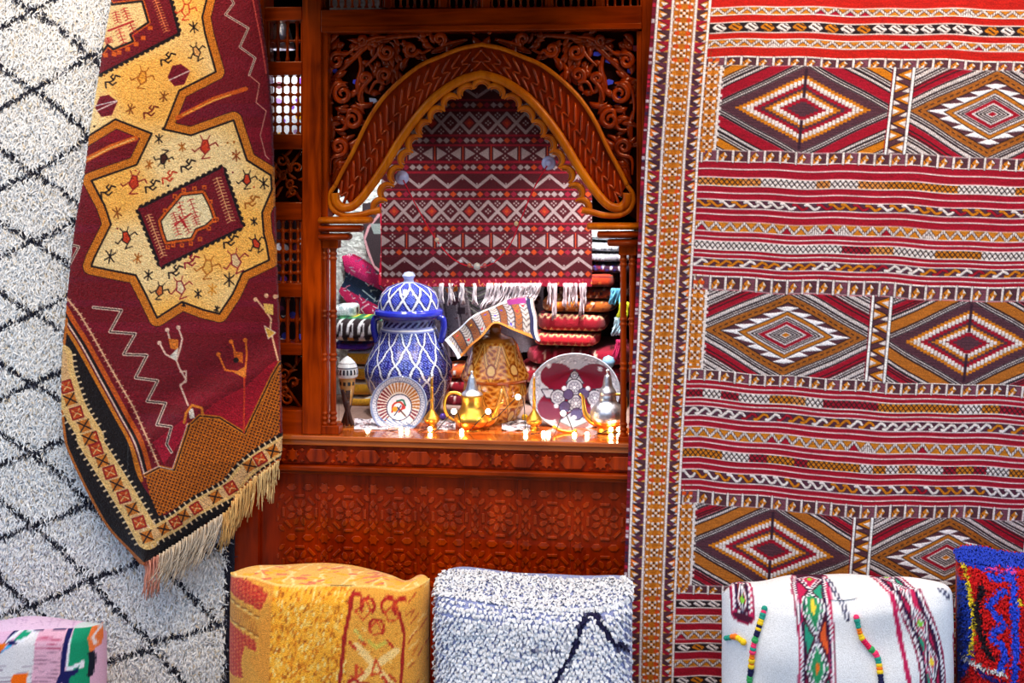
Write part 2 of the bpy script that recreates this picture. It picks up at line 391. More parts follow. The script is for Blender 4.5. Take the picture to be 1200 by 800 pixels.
# ---------------------------------------------------------------- arch
inner_px = [(393, 226), (394, 236), (401, 243), (412, 242), (422, 234), (434, 219), (450, 196), (468, 166), (488, 138), (510, 114), (538, 95), (563, 87)]
outer_px = [(393, 217), (402, 199), (415, 175), (433, 138), (455, 108), (489, 79), (517, 66), (540, 57), (565, 52)]
CXA = 564.0
def mir(p): return [(2*CXA-x+ (3 if False else 0), y) for x, y in reversed(p)]
inn = smooth_path(inner_px, 6); out_ = smooth_path(outer_px, 6)
inn_full = np.array(list(inn)+mir(inn)[1:]); out_full = np.array(list(out_)+mir(out_)[1:])
AR = wpart('arch_band', MB().prism(list(map(tuple, out_full))+[tuple(q) for q in inn_full[::-1][18:-18]], 0.012, 0.04), WOODP)
wpart('backing_board', MB().prism([(376, 30), (752, 30), (752, 262), (735, 250)]+[tuple(q) for q in out_full[::-1][2:-2]]+[(393, 250), (376, 262)], 0.056, 0.066), WOODD, bv=0)  # added board, coloured dark so the pierced gaps read as shade
wpart('inner_moulding', MB().tube([P(x, y, 0.004) for x, y in inn_full], np.full(len(inn_full), 5.2*S(560)), 12, flat=.8), WOODL, AR, 0, True)
wpart('outer_moulding', MB().tube([P(x, y, 0.006) for x, y in out_full], np.full(len(out_full), 2.6*S(560)), 10), WOODL, AR, 0, True)
for sgn in (0, 1):
    q = [(393, 217), (387, 226), (386, 236), (391, 246), (403, 252), (420, 252), (436, 248), (446, 246)]
    if sgn: q = mir(q)
    q = smooth_path(q, 6); wpart('arch_foot', MB().tube([P(x, y, 0.008) for x, y in q], np.linspace(2.6, 4.0, len(q))[::(-1 if sgn else 1)]*S(560), 10), WOODL, AR, 0, True)
# herringbone carving in the band
li = inn[14:]; lo = out_
def resamp(p, n):
    d = np.r_[0, np.cumsum(np.hypot(*np.diff(p, axis=0).T))]; s = np.linspace(0, d[-1], n); return np.stack([np.interp(s, d, p[:, 0]), np.interp(s, d, p[:, 1])], 1)
NB = 19; A_ = resamp(li, NB+1); B_ = resamp(lo, NB+1)
for side in (0, 1):
    for i in range(NB):
        a, b = A_[i], B_[i]; a2, b2 = A_[i+1], B_[i+1]
        lerp = lambda p, q, t: p+(q-p)*t
        pts = [lerp(a, b, 0.16), lerp(a2, b2, 0.45), lerp(a, b, 0.50), lerp(a2, b2, 0.84)]
        if side: pts = [np.array((2*CXA-q[0], q[1])) for q in pts]
        relief('herringbone_ridge', [tuple(q) for q in resamp(np.array(pts), 10)], 1.8, 0.010, AR, WOODG, False, 1.4, 6)
        mid = [lerp(a, b, 0.55), lerp(lerp(a, b, 0.8), lerp(a2, b2, 0.8), 0.1)]
# scallops
sc = [(443, 240), (451, 222.5), (462, 203), (474, 184), (483, 167), (495, 149), (510, 132), (526, 117), (545, 105)]
allsc = sc+[(564, 98)]+[(2*CXA-x, y) for x, y in reversed(sc)]
for x, y in allsc:
    d = inn_full-np.array((x, y)); k = np.argmin((d**2).sum(1)); a0 = math.atan2(d[k][1], d[k][0])
    x, y = x-5.0*math.cos(a0), y-5.0*math.sin(a0)
    pts = [(x+10*math.cos(a0+t), y+10*math.sin(a0+t)) for t in np.linspace(-1.65, 1.65, 22)]
    relief('scallop', pts, 3.5, 0.012, AR, WOODL, True, 0.9, 8)
    pts = [(x+6.6*math.cos(a0+t), y+6.6*math.sin(a0+t)) for t in np.linspace(-1.5, 1.5, 16)]
    relief('scallop_lip', pts, 2.0, 0.024, AR, WOODL, True, 1.6, 6)
# spandrel foliage
SP = wpart('spandrel_frame', MB().boxpx(376, 36, 384, 256, 0.0, 0.05).boxpx(746, 36, 752, 262, 0.0, 0.05), WOOD)
scrolls = [(402, 110, 12, 1.5, 2.0, 1, [(392, 98), (385, 118), (386, 140)]), (413, 140, 11.5, 1.4, 0.6, -1, [(404, 150), (392, 152)]),
           (453, 61, 9.5, 1.5, 1, 1, [(440, 66), (428, 78)]), (451, 88, 9, 1.4, 4, -1, [(440, 96), (432, 110)]), (394, 71, 9, 1.3, 3, 1, [(408, 62), (420, 52)]),
           (397, 172, 10, 1.4, 5, 1, [(388, 186), (387, 205)]), (482, 58, 8, 1.3, 2, -1, [(495, 62), (505, 58)]), (515, 46, 7.5, 1.2, 0, 1, [(530, 50), (545, 46)]), (424, 47, 6, 1.2, 1, 1, [(438, 44), (452, 43)]), (428, 92, 6.5, 1.2, 5, 1, [(424, 104), (420, 118)])]
stems = [[(384, 98), (398, 84), (414, 68), (432, 52), (456, 44), (480, 42), (505, 40)], [(390, 205), (396, 186), (405, 165), (416, 158)], [(420, 62), (424, 80), (420, 100), (424, 122), (418, 135)], [(470, 72), (462, 86), (460, 98)], [(386, 130), (390, 150), (388, 170)], [(505, 62), (520, 56), (548, 46)], [(388, 215), (394, 205), (400, 190)]]
lr = random.Random(5); leaves = []
while len(leaves) < 110:
    x = lr.uniform(386, 560); y = lr.uniform(40, 215)
    j = np.argmin(np.abs(out_[:, 0]-x)); 
    if y > out_[j, 1]-6: continue
    L = lr.uniform(12, 24); th = math.atan2(y-90, x-410)+1.57*lr.choice((1, -1)); leaves.append((x, y, L, th, lr.uniform(-1.8, 1.8), lr.uniform(3.0, 5.2)))
for side in (0, 1):
    fx = (lambda p: [(2*CXA-x, y) for x, y in p]) if side else (lambda p: p)
    for cx, cy, r, tn, a0, sg, tl in scrolls: relief('scroll', fx(spiral(cx, cy, r, tn, a0, sg, tl)), 3.4, 0.024, SP, WOODG)
    for st in stems: relief('stem', fx([tuple(q) for q in smooth_path(st, 5)]), 4.2, 0.036, SP, WOODG)
    for x, y, L, th, bd, rd in leaves:
        if side: leaf(2*CXA-x, y, L, math.pi-th, -bd, rd, 0.034, SP, WOODG)
        else: leaf(x, y, L, th, bd, rd, 0.034, SP, WOODG)
# bright chips painted as glimpses of the lit interior behind the pierced carving
for (x, y, c) in ((694, 53, 'b'), (700, 63, 'b'), (713, 71, 'b'), (739, 83, 'b'), (714, 96, 'b'), (724, 116, 'b'), (682, 87, 'g'), (701, 87, 'g'), (740, 70, 'm'), (728, 66, 'm'), (744, 57, 'm'), (393, 83, 'b'), (417, 96, 'b'), (428, 88, 'g'), (437, 118, 'w'), (449, 86, 'g')):
    cc = {'b': (80, 90, 250), 'g': (50, 190, 60), 'm': (210, 30, 90), 'w': (200, 210, 235)}[c]
    mn = 'glimpse_paint_'+c; mt = bpy.data.materials.get(mn) or m_flat(mn, cc, 0.1, 0, 0, jit=0.05, coat=1)
    a = random.random()*3; pts = [(x+random.uniform(4, 7)*math.cos(a+t), y+random.uniform(2.5, 5)*math.sin(a+t)) for t in (0, 1.2, 2.4, 3.7, 5.0)]
    wpart('painted_glimpse', MB().prism(pts, 0.040, 0.0555), mt, SP, 0.001)
# capitals
for i, (xa, xb) in enumerate(((376, 436), (376, 425), (376, 411))):
    wpart('capital_bar', MB().tube([P(x, 258+i*9.6, 0.0) for x in (xa, (xa+xb)/2, xb-2, xb)], np.array([4.4, 4.4, 4.4, 3.2])*S(400), 12, flat=3.0), WOODL if i == 0 else WOODX, W1, 0, True)
for i, (xa, xb) in enumerate(((688, 752), (700, 752), (712, 752))):
    wpart('capital_bar', MB().tube([P(x, 265+i*9.6, 0.0) for x in (xa, xa+2, (xa+xb)/2, xb)], np.array([3.2, 4.4, 4.4, 4.4])*S(720), 12, flat=3.0), WOODL if i == 0 else WOODX, W1, 0, True)
# columns
def column(x, y0, y1, Y, r=4.2):
    prof = []
    rings = [y0+8, y0+14, y0+20, y0+(y1-y0)*0.37, y0+(y1-y0)*0.37+6, y0+(y1-y0)*0.6, y0+(y1-y0)*0.6+6, y1-20, y1-14, y1-8]
    ys = np.arange(y1, y0-0.1, -0.75)
    sc_ = S(x, Y); p0 = P(x, y1, Y)
    for y in ys:
        q = r*0.86
        for g in rings: q = max(q, r*0.86+1.2*math.exp(-((y-g)/1.7)**2)) if abs(y-g) < 5 else q
        prof.append((P(x, y, Y)[2], q*sc_))
    mb = MB(); mb.lathe(prof, p0[0], p0[1], 14); return wpart('column', mb, WOOD, W1, 0, True)
column(380, 283, 504, 0.012); column(390.5, 283, 504, 0.012)
column(730.5, 290, 517, 0.012); column(741, 290, 517, 0.012)
wpart('column_block', MB().boxpx(376, 279, 396, 291, -0.004, 0.03)); wpart('column_block', MB().boxpx(725, 287, 746, 299, -0.004, 0.03))
wpart('column_base', MB().boxpx(375, 499, 397, 509, -0.006, 0.035)); wpart('column_base', MB().boxpx(724, 512, 748, 521, -0.006, 0.035))

# ---------------------------------------------------------------- sill, frieze, lower panel
x_l = P(290, 500)[0]; x_r = P(752, 500)[0]
def zz(py, Y=0.0): return P(560, py, Y)[2]
zs = zsill
def hbar(name, y0, y1, Ya, Yb, mat, xl=x_l, xr=x_r, bv=0.003):
    return wpart(name, MB().box((xl, Ya, zz(y1)), (xr, Yb, zz(y0))), mat, bv=bv)
hbar('sill', 513, 518, -0.022, 0.16, SILLM, bv=0.002)
hbar('sill_moulding', 518, 525, -0.016, 0.02, SILLM)
FR = hbar('frieze', 525, 549, -0.006, 0.04, WOODP)
hbar('frieze_moulding', 549, 555, -0.022, 0.03, WOODX)
hbar('frieze_moulding', 555, 560, -0.008, 0.03, WOODX)
def px_line_y(x, y): # frieze rows run level in the world
    return y
def star_pts(cx, cz, r1, r2, n=8, rot=0):
    return [(cx+(r1 if i % 2 == 0 else r2)*math.cos(rot+i*math.pi/n), cz+(r1 if i % 2 == 0 else r2)*math.sin(rot+i*math.pi/n)) for i in range(2*n)]
zf = (zz(526)+zz(549))/2; u = S(560)
STAR = None
for x in (344, 402, 462, 522, 582, 641, 704):
    cx = P(x, 536)[0]
    mb = MB(); mb.prism(star_pts(cx, zf, 8.5*u, 5.8*u), -0.011, -0.003, px=False)
    wpart('carved_star', mb, WOODG, FR, 0.0014)
    for s in (-1, 1):
        for t in (-1, 1):
            mb = MB(); c0 = (cx+s*11.5*u, zf+t*6.5*u); mb.prism([(c0[0]-2.5*u, c0[1]), (c0[0], c0[1]-2.2*u), (c0[0]+3*u, c0[1]), (c0[0], c0[1]+2.2*u)], -0.010, -0.003, px=False); wpart('carved_kite', mb, WOODG, FR, 0.001)
for x in (373, 432, 492, 552, 612, 672, 728):
    cx = P(x, 536)[0]; hw = 15*u; hh = 8*u
    mb = MB(); mb.prism([(cx-hw, zf), (cx-hw+6*u, zf-hh), (cx+hw-6*u, zf-hh), (cx+hw, zf), (cx+hw-6*u, zf+hh), (cx-hw+6*u, zf+hh)], -0.011, -0.003, px=False)
    wpart('carved_hexagon', mb, WOODG, FR, 0.0018)
# plank panel under the frieze with carved rosettes
xs = [P(x, 600)[0] for x in (305, 372, 432, 487, 544, 606, 668, 745)]
LP = thing('lower_panel', None, None, (xs[0], 0, 0)); LP.parent = W1; LP.matrix_parent_inverse = Matrix.Translation(W1.location).inverted()
def lpart(name, mb, mat, bv, smooth=False):
    o = link(name, mb.mesh(name, smooth), mat); o.parent = LP; o.matrix_parent_inverse = (W1_M @ LP_L).inverted()
    if bv: bevel(o, bv)
    return o
W1_M = Matrix.Translation(W1.location); LP_L = W1_M.inverted() @ Matrix.Translation(LP.location)
for a, b in zip(xs[:-1], xs[1:]):
    lpart('plank', MB().box((a+0.0002, 0.004+random.uniform(0, 0.0006), 0), (b-0.0002, 0.03, zz(557))), WOODP, 0.0004)
wpart('corner_post', MB().box((P(272, 600)[0], -0.012, 0), (P(305, 600)[0], 0.04, zz(520))), WOODP)
def ridge_poly(mb, pts, wd, Ya, Yb, closed=True):
    """raised outline: ring prism around a polygon (x,z)"""
    p = np.array(pts); c = p.mean(0); q = c+(p-c)*(1-wd/np.linalg.norm(p-c, axis=1, keepdims=True))
    n = len(p)
    for i in range(n):
        j = (i+1) % n; mb.prism([tuple(p[i]), tuple(p[j]), tuple(q[j]), tuple(q[i])], Ya, Yb, px=False)
def hexa(cx, cz, a, b, rot=0):
    pts = [(-a, 0), (-a*0.45, -b), (a*0.45, -b), (a, 0), (a*0.45, b), (-a*0.45, b)]
    c, s = math.cos(rot), math.sin(rot); return [(cx+x*c-y*s, cz+x*s+y*c) for x, y in pts]
Yp = 0.0052
rows = [(zz(607), 1), (zz(668), 1)]
cxs = [P(x, 605)[0] for x in (351, 408, 467, 527, 586, 647, 709)]
for zc, _ in rows:
    for cx in cxs:
        lpart('carved_star', MB().prism(star_pts(cx, zc, 5.2*u, 3.4*u), 0.0015, Yp, px=False), WOODG, 0.0012)
        for k in range(8):
            a = k*math.pi/4+math.pi/8; mb = MB(); c = (cx+11.5*u*math.cos(a), zc+11.5*u*math.sin(a))
            mb.prism(hexa(c[0], c[1], 5.6*u, 3.0*u, a), 0.002, Yp, px=False); lpart('carved_petal', mb, WOODG, 0.0013)
        for k in range(8):
            a = k*math.pi/4; mb = MB(); q = [(cx+r*u*math.cos(a+d), zc+r*u*math.sin(a+d)) for r, d in ((19, -0.30), (19, 0.30), (22.5, 0.27), (22.5, -0.27))]
            mb.prism(q, 0.001, Yp, px=False); lpart('carved_arc_bar', mb, WOODG, 0.0013)
for zc in (zz(577), zz(637)):
    for i, cx in enumerate(cxs):
        lpart('carved_hexagon', MB().prism(hexa(cx-10*u, zc, 7*u, 4*u), 0.0015, Yp, px=False), WOODG, 0.0014)
        lpart('carved_hexagon', MB().prism(hexa(cx+10*u, zc, 7*u, 4*u), 0.0015, Yp, px=False), WOODG, 0.0014)
        lpart('carved_star', MB().prism(star_pts(cx+30*u, zc, 7*u, 4.6*u, 6), 0.0015, Yp, px=False), WOODG, 0.0012)
for cx in cxs:
    for zc in (zz(594), zz(607), zz(621), zz(655), zz(668)):
        lpart('carved_lozenge', MB().prism([(cx+30*u-4*u, zc), (cx+30*u, zc-5*u), (cx+30*u+4*u, zc), (cx+30*u, zc+5*u)], 0.0015, Yp, px=False), WOODG, 0.0012)
for i, cx in enumerate(cxs):
    for zc in (zz(607), zz(668)):
        for sx in (-1, 1):
            for sz in (-1, 1):
                lpart('carved_hexagon', MB().prism(hexa(cx+sx*22*u, zc+sz*19*u, 5*u, 2.6*u, sx*sz*-math.pi/4), 0.0015, Yp, px=False), WOODG, 0.0010)
                lpart('carved_bar', MB().prism(hexa(cx+sx*26.5*u, zc+sz*8*u, 4*u, 1.6*u, math.pi/2), 0.0018, Yp, px=False), WOODG, 0.0008)
# display floor + glass
wpart('display_floor', MB().box((wx0, 0.14, zz(519)), (wx1, 0.85, zz(513.5))), m_flat('display_cloth', (150, 120, 110), 0.9), bv=0)
ZD = zz(513)
gm, nt, N, L, b = newmat('window_glass')
N.remove(b); tr = N.new('ShaderNodeBsdfTransparent'); gl = N.new('ShaderNodeBsdfGlossy'); gl.inputs['Roughness'].default_value = 0.03
fr = N.new('ShaderNodeFresnel'); fr.inputs[0].default_value = 1.16; mx = N.new('ShaderNodeMixShader')
L.new(fr.outputs[0], mx.inputs[0]); L.new(tr.outputs[0], mx.inputs[1]); L.new(gl.outputs[0], mx.inputs[2]); L.new(mx.outputs[0], N['Material Output'].inputs[0])
wpart('glass_pane', MB().box((P(397, 300, 0.045)[0], 0.044, ZD), (P(724, 300, 0.045)[0], 0.047, P(560, 84, 0.045)[2])), gm, bv=0)

# ================================================================== KILIM (right)
CR = (148, 8, 34); PU = (80, 44, 54); GO = (190, 110, 14); WH = (218, 206, 204); BK = (32, 20, 26); BR = (150, 84, 26)
def draw_kilim():
    c = Canvas(-5, -40, 500, 850, 1.12, CR)
    X, Y, A = c.X, c.Y, c.a
    # --- horizontal bands of the striped sections (u>62)
    def hline(y, w=1.3, x0=62): c.rect(x0, y-w/2, 500, y+w/2, WH)
    def zigband(y0, y1, x0=62):         # gold triangles with ticked white zigzag
        c.rect(x0, y0, 500, y1, (188, 112, 24)); p = 17.0; n = int(440/p)+2
        for i in range(n):
            xa = x0+i*p; r = random.random()
            cc = WH if r < 0.16 else (CR if r < 0.26 else None)
            if cc: c.poly([(xa, y1), (xa+p/2, y0), (xa+p, y1)], cc)
        pts = [(x0+i*p/2, y0+1.2 if i % 2 else y1-1.2) for i in range(2*n)]
        c.line(pts, 3.8, BK); c.line(pts, 2.7, WH)
        w = c.win(x0, y0, 500, y1); tick = (np.mod(X[w], 2.6) < 0.8) & (A[w][..., 2] > 180); A[w][tick] = (120, 100, 100)
        hline(y0, 1.2, x0); hline(y1, 1.2, x0)
    def bowband(y0, y1):                # white / gold hooked lozenges on dark
        c.rect(62, y0, 500, y1, BK); h = (y1-y0)/2; ym = (y0+y1)/2; i = 0; x = 66
        while x < 500:
            cc = WH if i % 2 == 0 or random.random() < .3 else GO
            c.poly([(x, ym-h*.1), (x+5, y0+1), (x+12, y0+1), (x+17, ym+h*.1), (x+12, y1-1), (x+6, y1-1)], cc)
            c.line([(x+5, ym-2), (x+12, ym+2.2)], 1.5, BK); c.line([(x+3, ym+2), (x+8, ym+4)], 1.2, BK); c.line([(x+9, ym-4), (x+14, ym-1.5)], 1.2, BK)
            x += 18.5; i += 1
        hline(y0); hline(y1)
    def crossband(y0, y1):              # cross hatch lozenges
        c.rect(62, y0, 500, y1, WH); x = 62
        while x < 500:
            L = random.choice((16, 22, 28, 34)); cc = random.choice((WH, GO, WH, GO, (206, 130, 60))) if random.random() > .12 else CR
            c.rect(x, y0, x+L, y1, cc); x += L
        p = 6.4; h = y1-y0
        for i in range(int(445/p)+2):
            xa = 58+i*p; c.line([(xa, y0), (xa+h*.9, y1)], 1.1, BK); c.line([(xa+h*.9, y0), (xa, y1)], 1.1, BK)
        hline(y0); hline(y1)
    def hookband(y0, y1, sgn=1):        # running S hooks
        c.rect(62, y0, 500, y1, (78, 38, 56)); x = 62; i = 0
        while x < 505:
            cc = WH if random.random() < .58 else GO
            if random.random() < .08: cc = CR
            pts = [(x, y0+2.2), (x+4, y0+2.2), (x+11, y1-2.4), (x+15, y1-3.5), (x+18, y0+4)]
            if sgn < 0: pts = [(a, y0+y1-b) for a, b in pts]
            c.line(pts, 4.0, BK); c.line(pts, 2.9, cc); x += 14.5; i += 1
        hline(y0); hline(y1)
    def redtone(y0, y1, cc): c.rect(62, y0, 500, y1, cc)
    RO = (172, 20, 12)  # top stripes turned orange: warm light put into the red
    redtone(-40, 67, RO)
    for k in range(-40, 0, 14): hline(k)
    zigband(8, 17); bowband(26, 38); zigband(46, 55); hline(66.5)
    for y in (198, 226, 251, 277, 297, 317.5): hline(y)
    crossband(208, 218); hookband(234, 244); zigband(259.5, 271); crossband(282, 292); hookband(302, 312, -1)
    for y in (449.5, 470, 492, 517, 542, 568): hline(y)
    crossband(455, 465); hookband(475, 486, -1); zigband(499, 511); crossband(524, 535); hookband(549, 561)
    redtone(694, 850, CR)
    bowband(702, 711); zigband(720, 729); zigband(738, 748); bowband(753, 763); zigband(772, 781); bowband(792, 802); zigband(812, 821); hline(835)
    # --- box rows
    def boxrow(y0, y1, flip=False):
        c.rect(62, y0, 500, y1, PU); hline(y0, 1.6); hline(y1, 1.0); p = 18.6; h = y1-y0
        for i in range(24):
            x = 66+i*p
            g = (112, 60, 76) if i % 3 == 0 else PU
            c.rect(x, y0+1, x+p, y1-1, g)
            c.line([(x, y0), (x, y1)], 3.4, BK); c.line([(x, y0), (x, y1)], 2.6, WH)
            a = (lambda t: y0+t*h) if not flip else (lambda t: y1-t*h)
            c.poly([(x+2.5, a(.5)), (x+8, a(.08)), (x+13, a(.5)), (x+8, a(.95))], BK)
            c.poly([(x+3.2, a(.5)), (x+8, a(.16)), (x+12, a(.5)), (x+8, a(.88))], GO)
            c.poly([(x+2, a(.95)), (x+2, a(.5)), (x+7, a(.95))], GO)
            c.poly([(x+8, a(.18)), (x+12, a(.5)), (x+8, a(.5))], WH); c.poly([(x+3.5, a(.95)), (x+8, a(.55)), (x+8, a(.95))], WH)
    boxrow(67, 77); boxrow(176, 189.5); boxrow(323, 338); boxrow(432, 444); boxrow(574, 589); boxrow(684, 694)
    # --- diamond rows
    def diam(v0, v1, uc, kind, hw=98, corner=0):
        vm = (v0+v1)/2; hh = (v1-v0)/2
        ua, ub = max(80, uc-hw-1), uc+hw+1
        w = c.win(ua, v0, ub, v1); x = X[w]; y = Y[w]; ins = (x >= ua) & (x < ub) & (y >= v0) & (y < v1)
        du = np.abs(x-uc); dv = np.abs(y-vm)
        o = np.empty(x.shape+(3,), np.float32); o[:] = WH
        d = du/hw+dv/hh
        ticks = np.mod(x+0.25*y, 2.3) < 0.75
        def band(a, b, cc, dd=d): o[(dd >= a) & (dd < b)] = cc
        def ticked(a, b, n=2):
            m_ = (d >= a) & (d < b); o[m_] = (222, 212, 212); o[m_ & ticks] = (128, 112, 116)
            for k in range(1, n): q = a+(b-a)*k/n; o[(np.abs(d-q) < 0.020)] = BK
        ticked(1.0, 2.1, 8)
        if corner == 0: band(1.17, 1.42, CR); band(1.66, 1.9, GO)
        elif corner == 1: band(1.30, 1.56, CR)
        else: band(1.13, 1.42, (168, 96, 30)); band(1.58, 1.8, CR)
        for q in (1.02, 1.08, 1.15, 1.44, 1.53, 1.62, 1.68, 1.9): o[np.abs(d-q) < 0.016] = BK
        if kind == 'A':
            duq = np.floor(du/4.4)*4.4+2.2; dq = duq/hw+dv/hh
            band(0, 1.0, PU); 
            for a, b, cc in ((.72, .80, GO), (.60, .72, WH), (.52, .60, CR), (.38, .45, GO), (.27, .38, WH), (.19, .27, CR)):
                o[(dq >= a) & (dq < b)] = cc
            o[(dq < 0.80) & (dq >= 0.27) & (np.mod(du, 4.4) < 0.7) & (o[..., 0] > 190)] = (120, 90, 70)
            o[(du < 1.8) & (d > 0.27) & (d < 0.95)] = (50, 26, 40)
            st = (np.mod(y, 3.1) < 0.8) & (o[..., 0] == PU[0]); o[st] = (66, 36, 50)
        else:
            band(0, 1.0, PU)
            band(.80, 1.0, BR); o[(np.abs(d-.9) < .014) & (np.mod(x, 7) < 4)] = BK; o[np.abs(d-.80) < .014] = BK
            fr_ = np.mod(dv/hh*6.0+0.5, 1.0); tri = (1-np.abs(2*fr_-1))
            o[(d >= .585) & (d < .585+.2*tri+.02)] = (235, 230, 235)
            band(.48, .585, (176, 104, 28)); o[np.abs(d-.585) < .012] = BK; o[np.abs(d-.48) < .012] = BK
            m_ = d < .48; o[m_] = (220, 210, 212); o[m_ & ticks] = (150, 136, 140)
            for q in (.42, .37, .20, .15, .10): o[np.abs(d-q) < .014] = BK
            band(.26, .34, CR); band(0, .055, GO if v0 > 300 else CR)
        A[w][ins] = o[ins]
    def sep(v0, v1, ua, ub):
        c.rect(ua, v0, ub, v1, PU); n = 7; h = (v1-v0)/n
        for i in range(n):
            y = v0+i*h; s = i % 2
            xa, xb = (ua+4, ub-4) if s else (ub-4, ua+4); xm = (ua+ub)/2
            c.poly([(xa, y), (xb, y+h/2), (xa, y+h)], GO); c.poly([(xa, y+h*.3), (xm, y+h/2), (xa, y+h*.8)], WH); c.line([(xa, y), (xb, y+h/2), (xa, y+h)], 1.0, BK)
            c.poly([(xb, y+h*.6), (xb, y+h), (xm, y+h*.9)], WH)
        for u_ in (ua+1.5, ub-1.5): c.line([(u_, v0), (u_, v1)], 4.0, BK); c.line([(u_, v0), (u_, v1)], 3.0, (232, 228, 228))
    rows = ((77, 176, 'A', 'B', 0, 1), (339, 432, 'B', 'A', 1, 2), (589, 684, 'A', 'B', 2, 1))
    for v0, v1, k1, k2, c1, c2 in rows:
        diam(v0, v1, 180, k1, 99, c1); diam(v0, v1, 402, k2, 96, c2); sep(v0, v1, 281, 306)
        if 498 < 500: sep(v0, v1, 499, 520)
    # --- left borders
    def stars(u0, u1, v0, v1, tone):
        c.rect(u0, v0, u1, v1, (176, 98, 18)); um = (u0+u1)/2; p = 15.4; wd = u1-u0
        k = int(v0/p)-1
        while k*p < v1:
            for (cu, cv) in ((um, k*p), (u0, k*p+p/2), (u1, k*p+p/2)):
                if cv < v0-2 or cv > v1+2: continue
                for sx in (-1, 1):
                    for sy in (-1, 1):
                        c.rect(cu+sx*3.6-1.6, cv+sy*3.2-1.5, cu+sx*3.6+1.6, cv+sy*3.2+1.5, WH)
                    c.rect(cu+sx*3.4-1, cv-.9, cu+sx*3.4+1, cv+.9, BK); c.rect(cu-1, cv+sx*3.1-.9, cu+1, cv+sx*3.1+.9, BK)
                c.rect(cu-1.4, cv-1.3, cu+1.4, cv+1.3, WH)
            for sx in (-1, 1):
                c.rect(um+sx*wd*.26-2.6, k*p+p/2-2.2, um+sx*wd*.26+2.6, k*p+p/2+2.2, tone(k*p))
                c.line([(um+sx*wd*.26, k*p-3), (um+sx*wd*.26, k*p+3)], .8, (120, 60, 20))
            k += 1
    secs = [(-40, 20, 0), (20, 66, 0), (66, 190, 1), (190, 325, 0), (325, 445, 1), (445, 575, 0), (575, 692, 1), (692, 850, 0)]
    def tone(v):
        for a, b, k in secs:
            if a <= v < b: return (196, 66, 18) if k == 0 else (198, 116, 30)
        return GO
    stars(20, 44.5, -40, 850, tone)
    def tris(u0, u1, sgn):
        v = -40; h = 12.6; i = 0
        while v < 850:
            kk = [k for a, b, k in secs if a <= v < b or True and a <= v < b]; kk = kk[0] if kk else 0
            bgc = ((150, 20, 44) if i % 2 else PU) if kk == 0 else ((92, 44, 64) if i % 2 else (66, 34, 50))
            c.rect(u0, v, u1, v+h, bgc); ua, ub = (u0, u1) if sgn > 0 else (u1, u0); q = (ub-ua)
            c.poly([(ua, v), (ua+q*.85, v+h*.5), (ua, v+h)], BK); c.poly([(ua, v+1), (ua+q*.75, v+h*.5), (ua, v+h-1)], GO if (i*7) % 5 else (214, 100, 20))
            c.poly([(ua+q*.1, v+h*.35), (ua+q*.7, v+h*.5), (ua+q*.35, v+h*.75)], WH)
            c.poly([(ua, v+h*.75), (ua+q*.4, v+h), (ua, v+h*1.1)], WH); c.poly([(ub, v+h*.82), (ub-q*.4, v+h), (ub, v+h*1.1)], (222, 170, 60))
            v += h; i += 1
    for v0, v1, *_ in rows:
        stars(63, 79, v0+1, v1-1, tone); c.rect(79, v0, 82, v1, WH)
    c.rect(-5, -40, 0, 850, (96, 20, 36)); tris(3, 17.5, 1); tris(46.5, 60, -1)
    for u_ in (1.2, 18.6, 45.4, 61): c.line([(u_, -40), (u_, 850)], 3.4, (120, 90, 90)); c.line([(u_, -40), (u_, 850)], 2.5, (228, 216, 214))
    k = -40
    while k < 850:  # flecked selvage
        c.rect(-5, k, -1, k+random.uniform(2, 5), random.choice(((190, 170, 180), (120, 20, 50), (50, 30, 60), (180, 30, 60)))); k += random.uniform(4, 9)
    return c
def kilim_map(U, V):
    L = np.interp(V, [-40, 0, 180, 380, 500, 700, 850], [773, 770, 757, 748, 742, 735, 732])
    s = 1-0.00015*(V-126)
    px = L+U*s
    vs = [-40, 0, 190, 330, 520, 600, 690, 850]
    m1 = np.interp(V, vs, [0, 1, 2, 7, 18, 16, 15, 14]); m2 = np.interp(V, vs, [4, 4, 10, 16, 25, 20, 18, 18])
    t = np.clip((px-820)/160, 0, 1); t2 = np.clip((px-980)/220, 0, 1.6)
    py = V+m1*t+(m2-m1)*t2+0.9*np.sin(px/31+V/90)+0.6*np.sin(px/13+V/50)
    return px, py
kc = draw_kilim(); U, V = kc.coords(); px, py = kilim_map(U, V)
Yk = -0.058-0.006*np.sin(px/45+V/300)-0.004*np.sin(px/23-V/160)
a_ = kc.out(0.06)
st_ = rng.normal(0, 1, a_.shape[:2]); st_ = sum(np.roll(st_, k, 1) for k in range(14))/math.sqrt(14); a_ = np.clip(a_*(1+.10*st_)[..., None], 0, 1)
Yk = Yk-0.0009*(a_.mean(-1) > 0.4)+rng.normal(0, 0.00018, Yk.shape)
G = PA(px, py, Yk)
KIL = tag(link('kilim', grid_mesh('kilim', G, a_, None, 0.008), WEAVE), 'long crimson striped flatweave kilim with diamond rows hanging right of the window', 'rug')

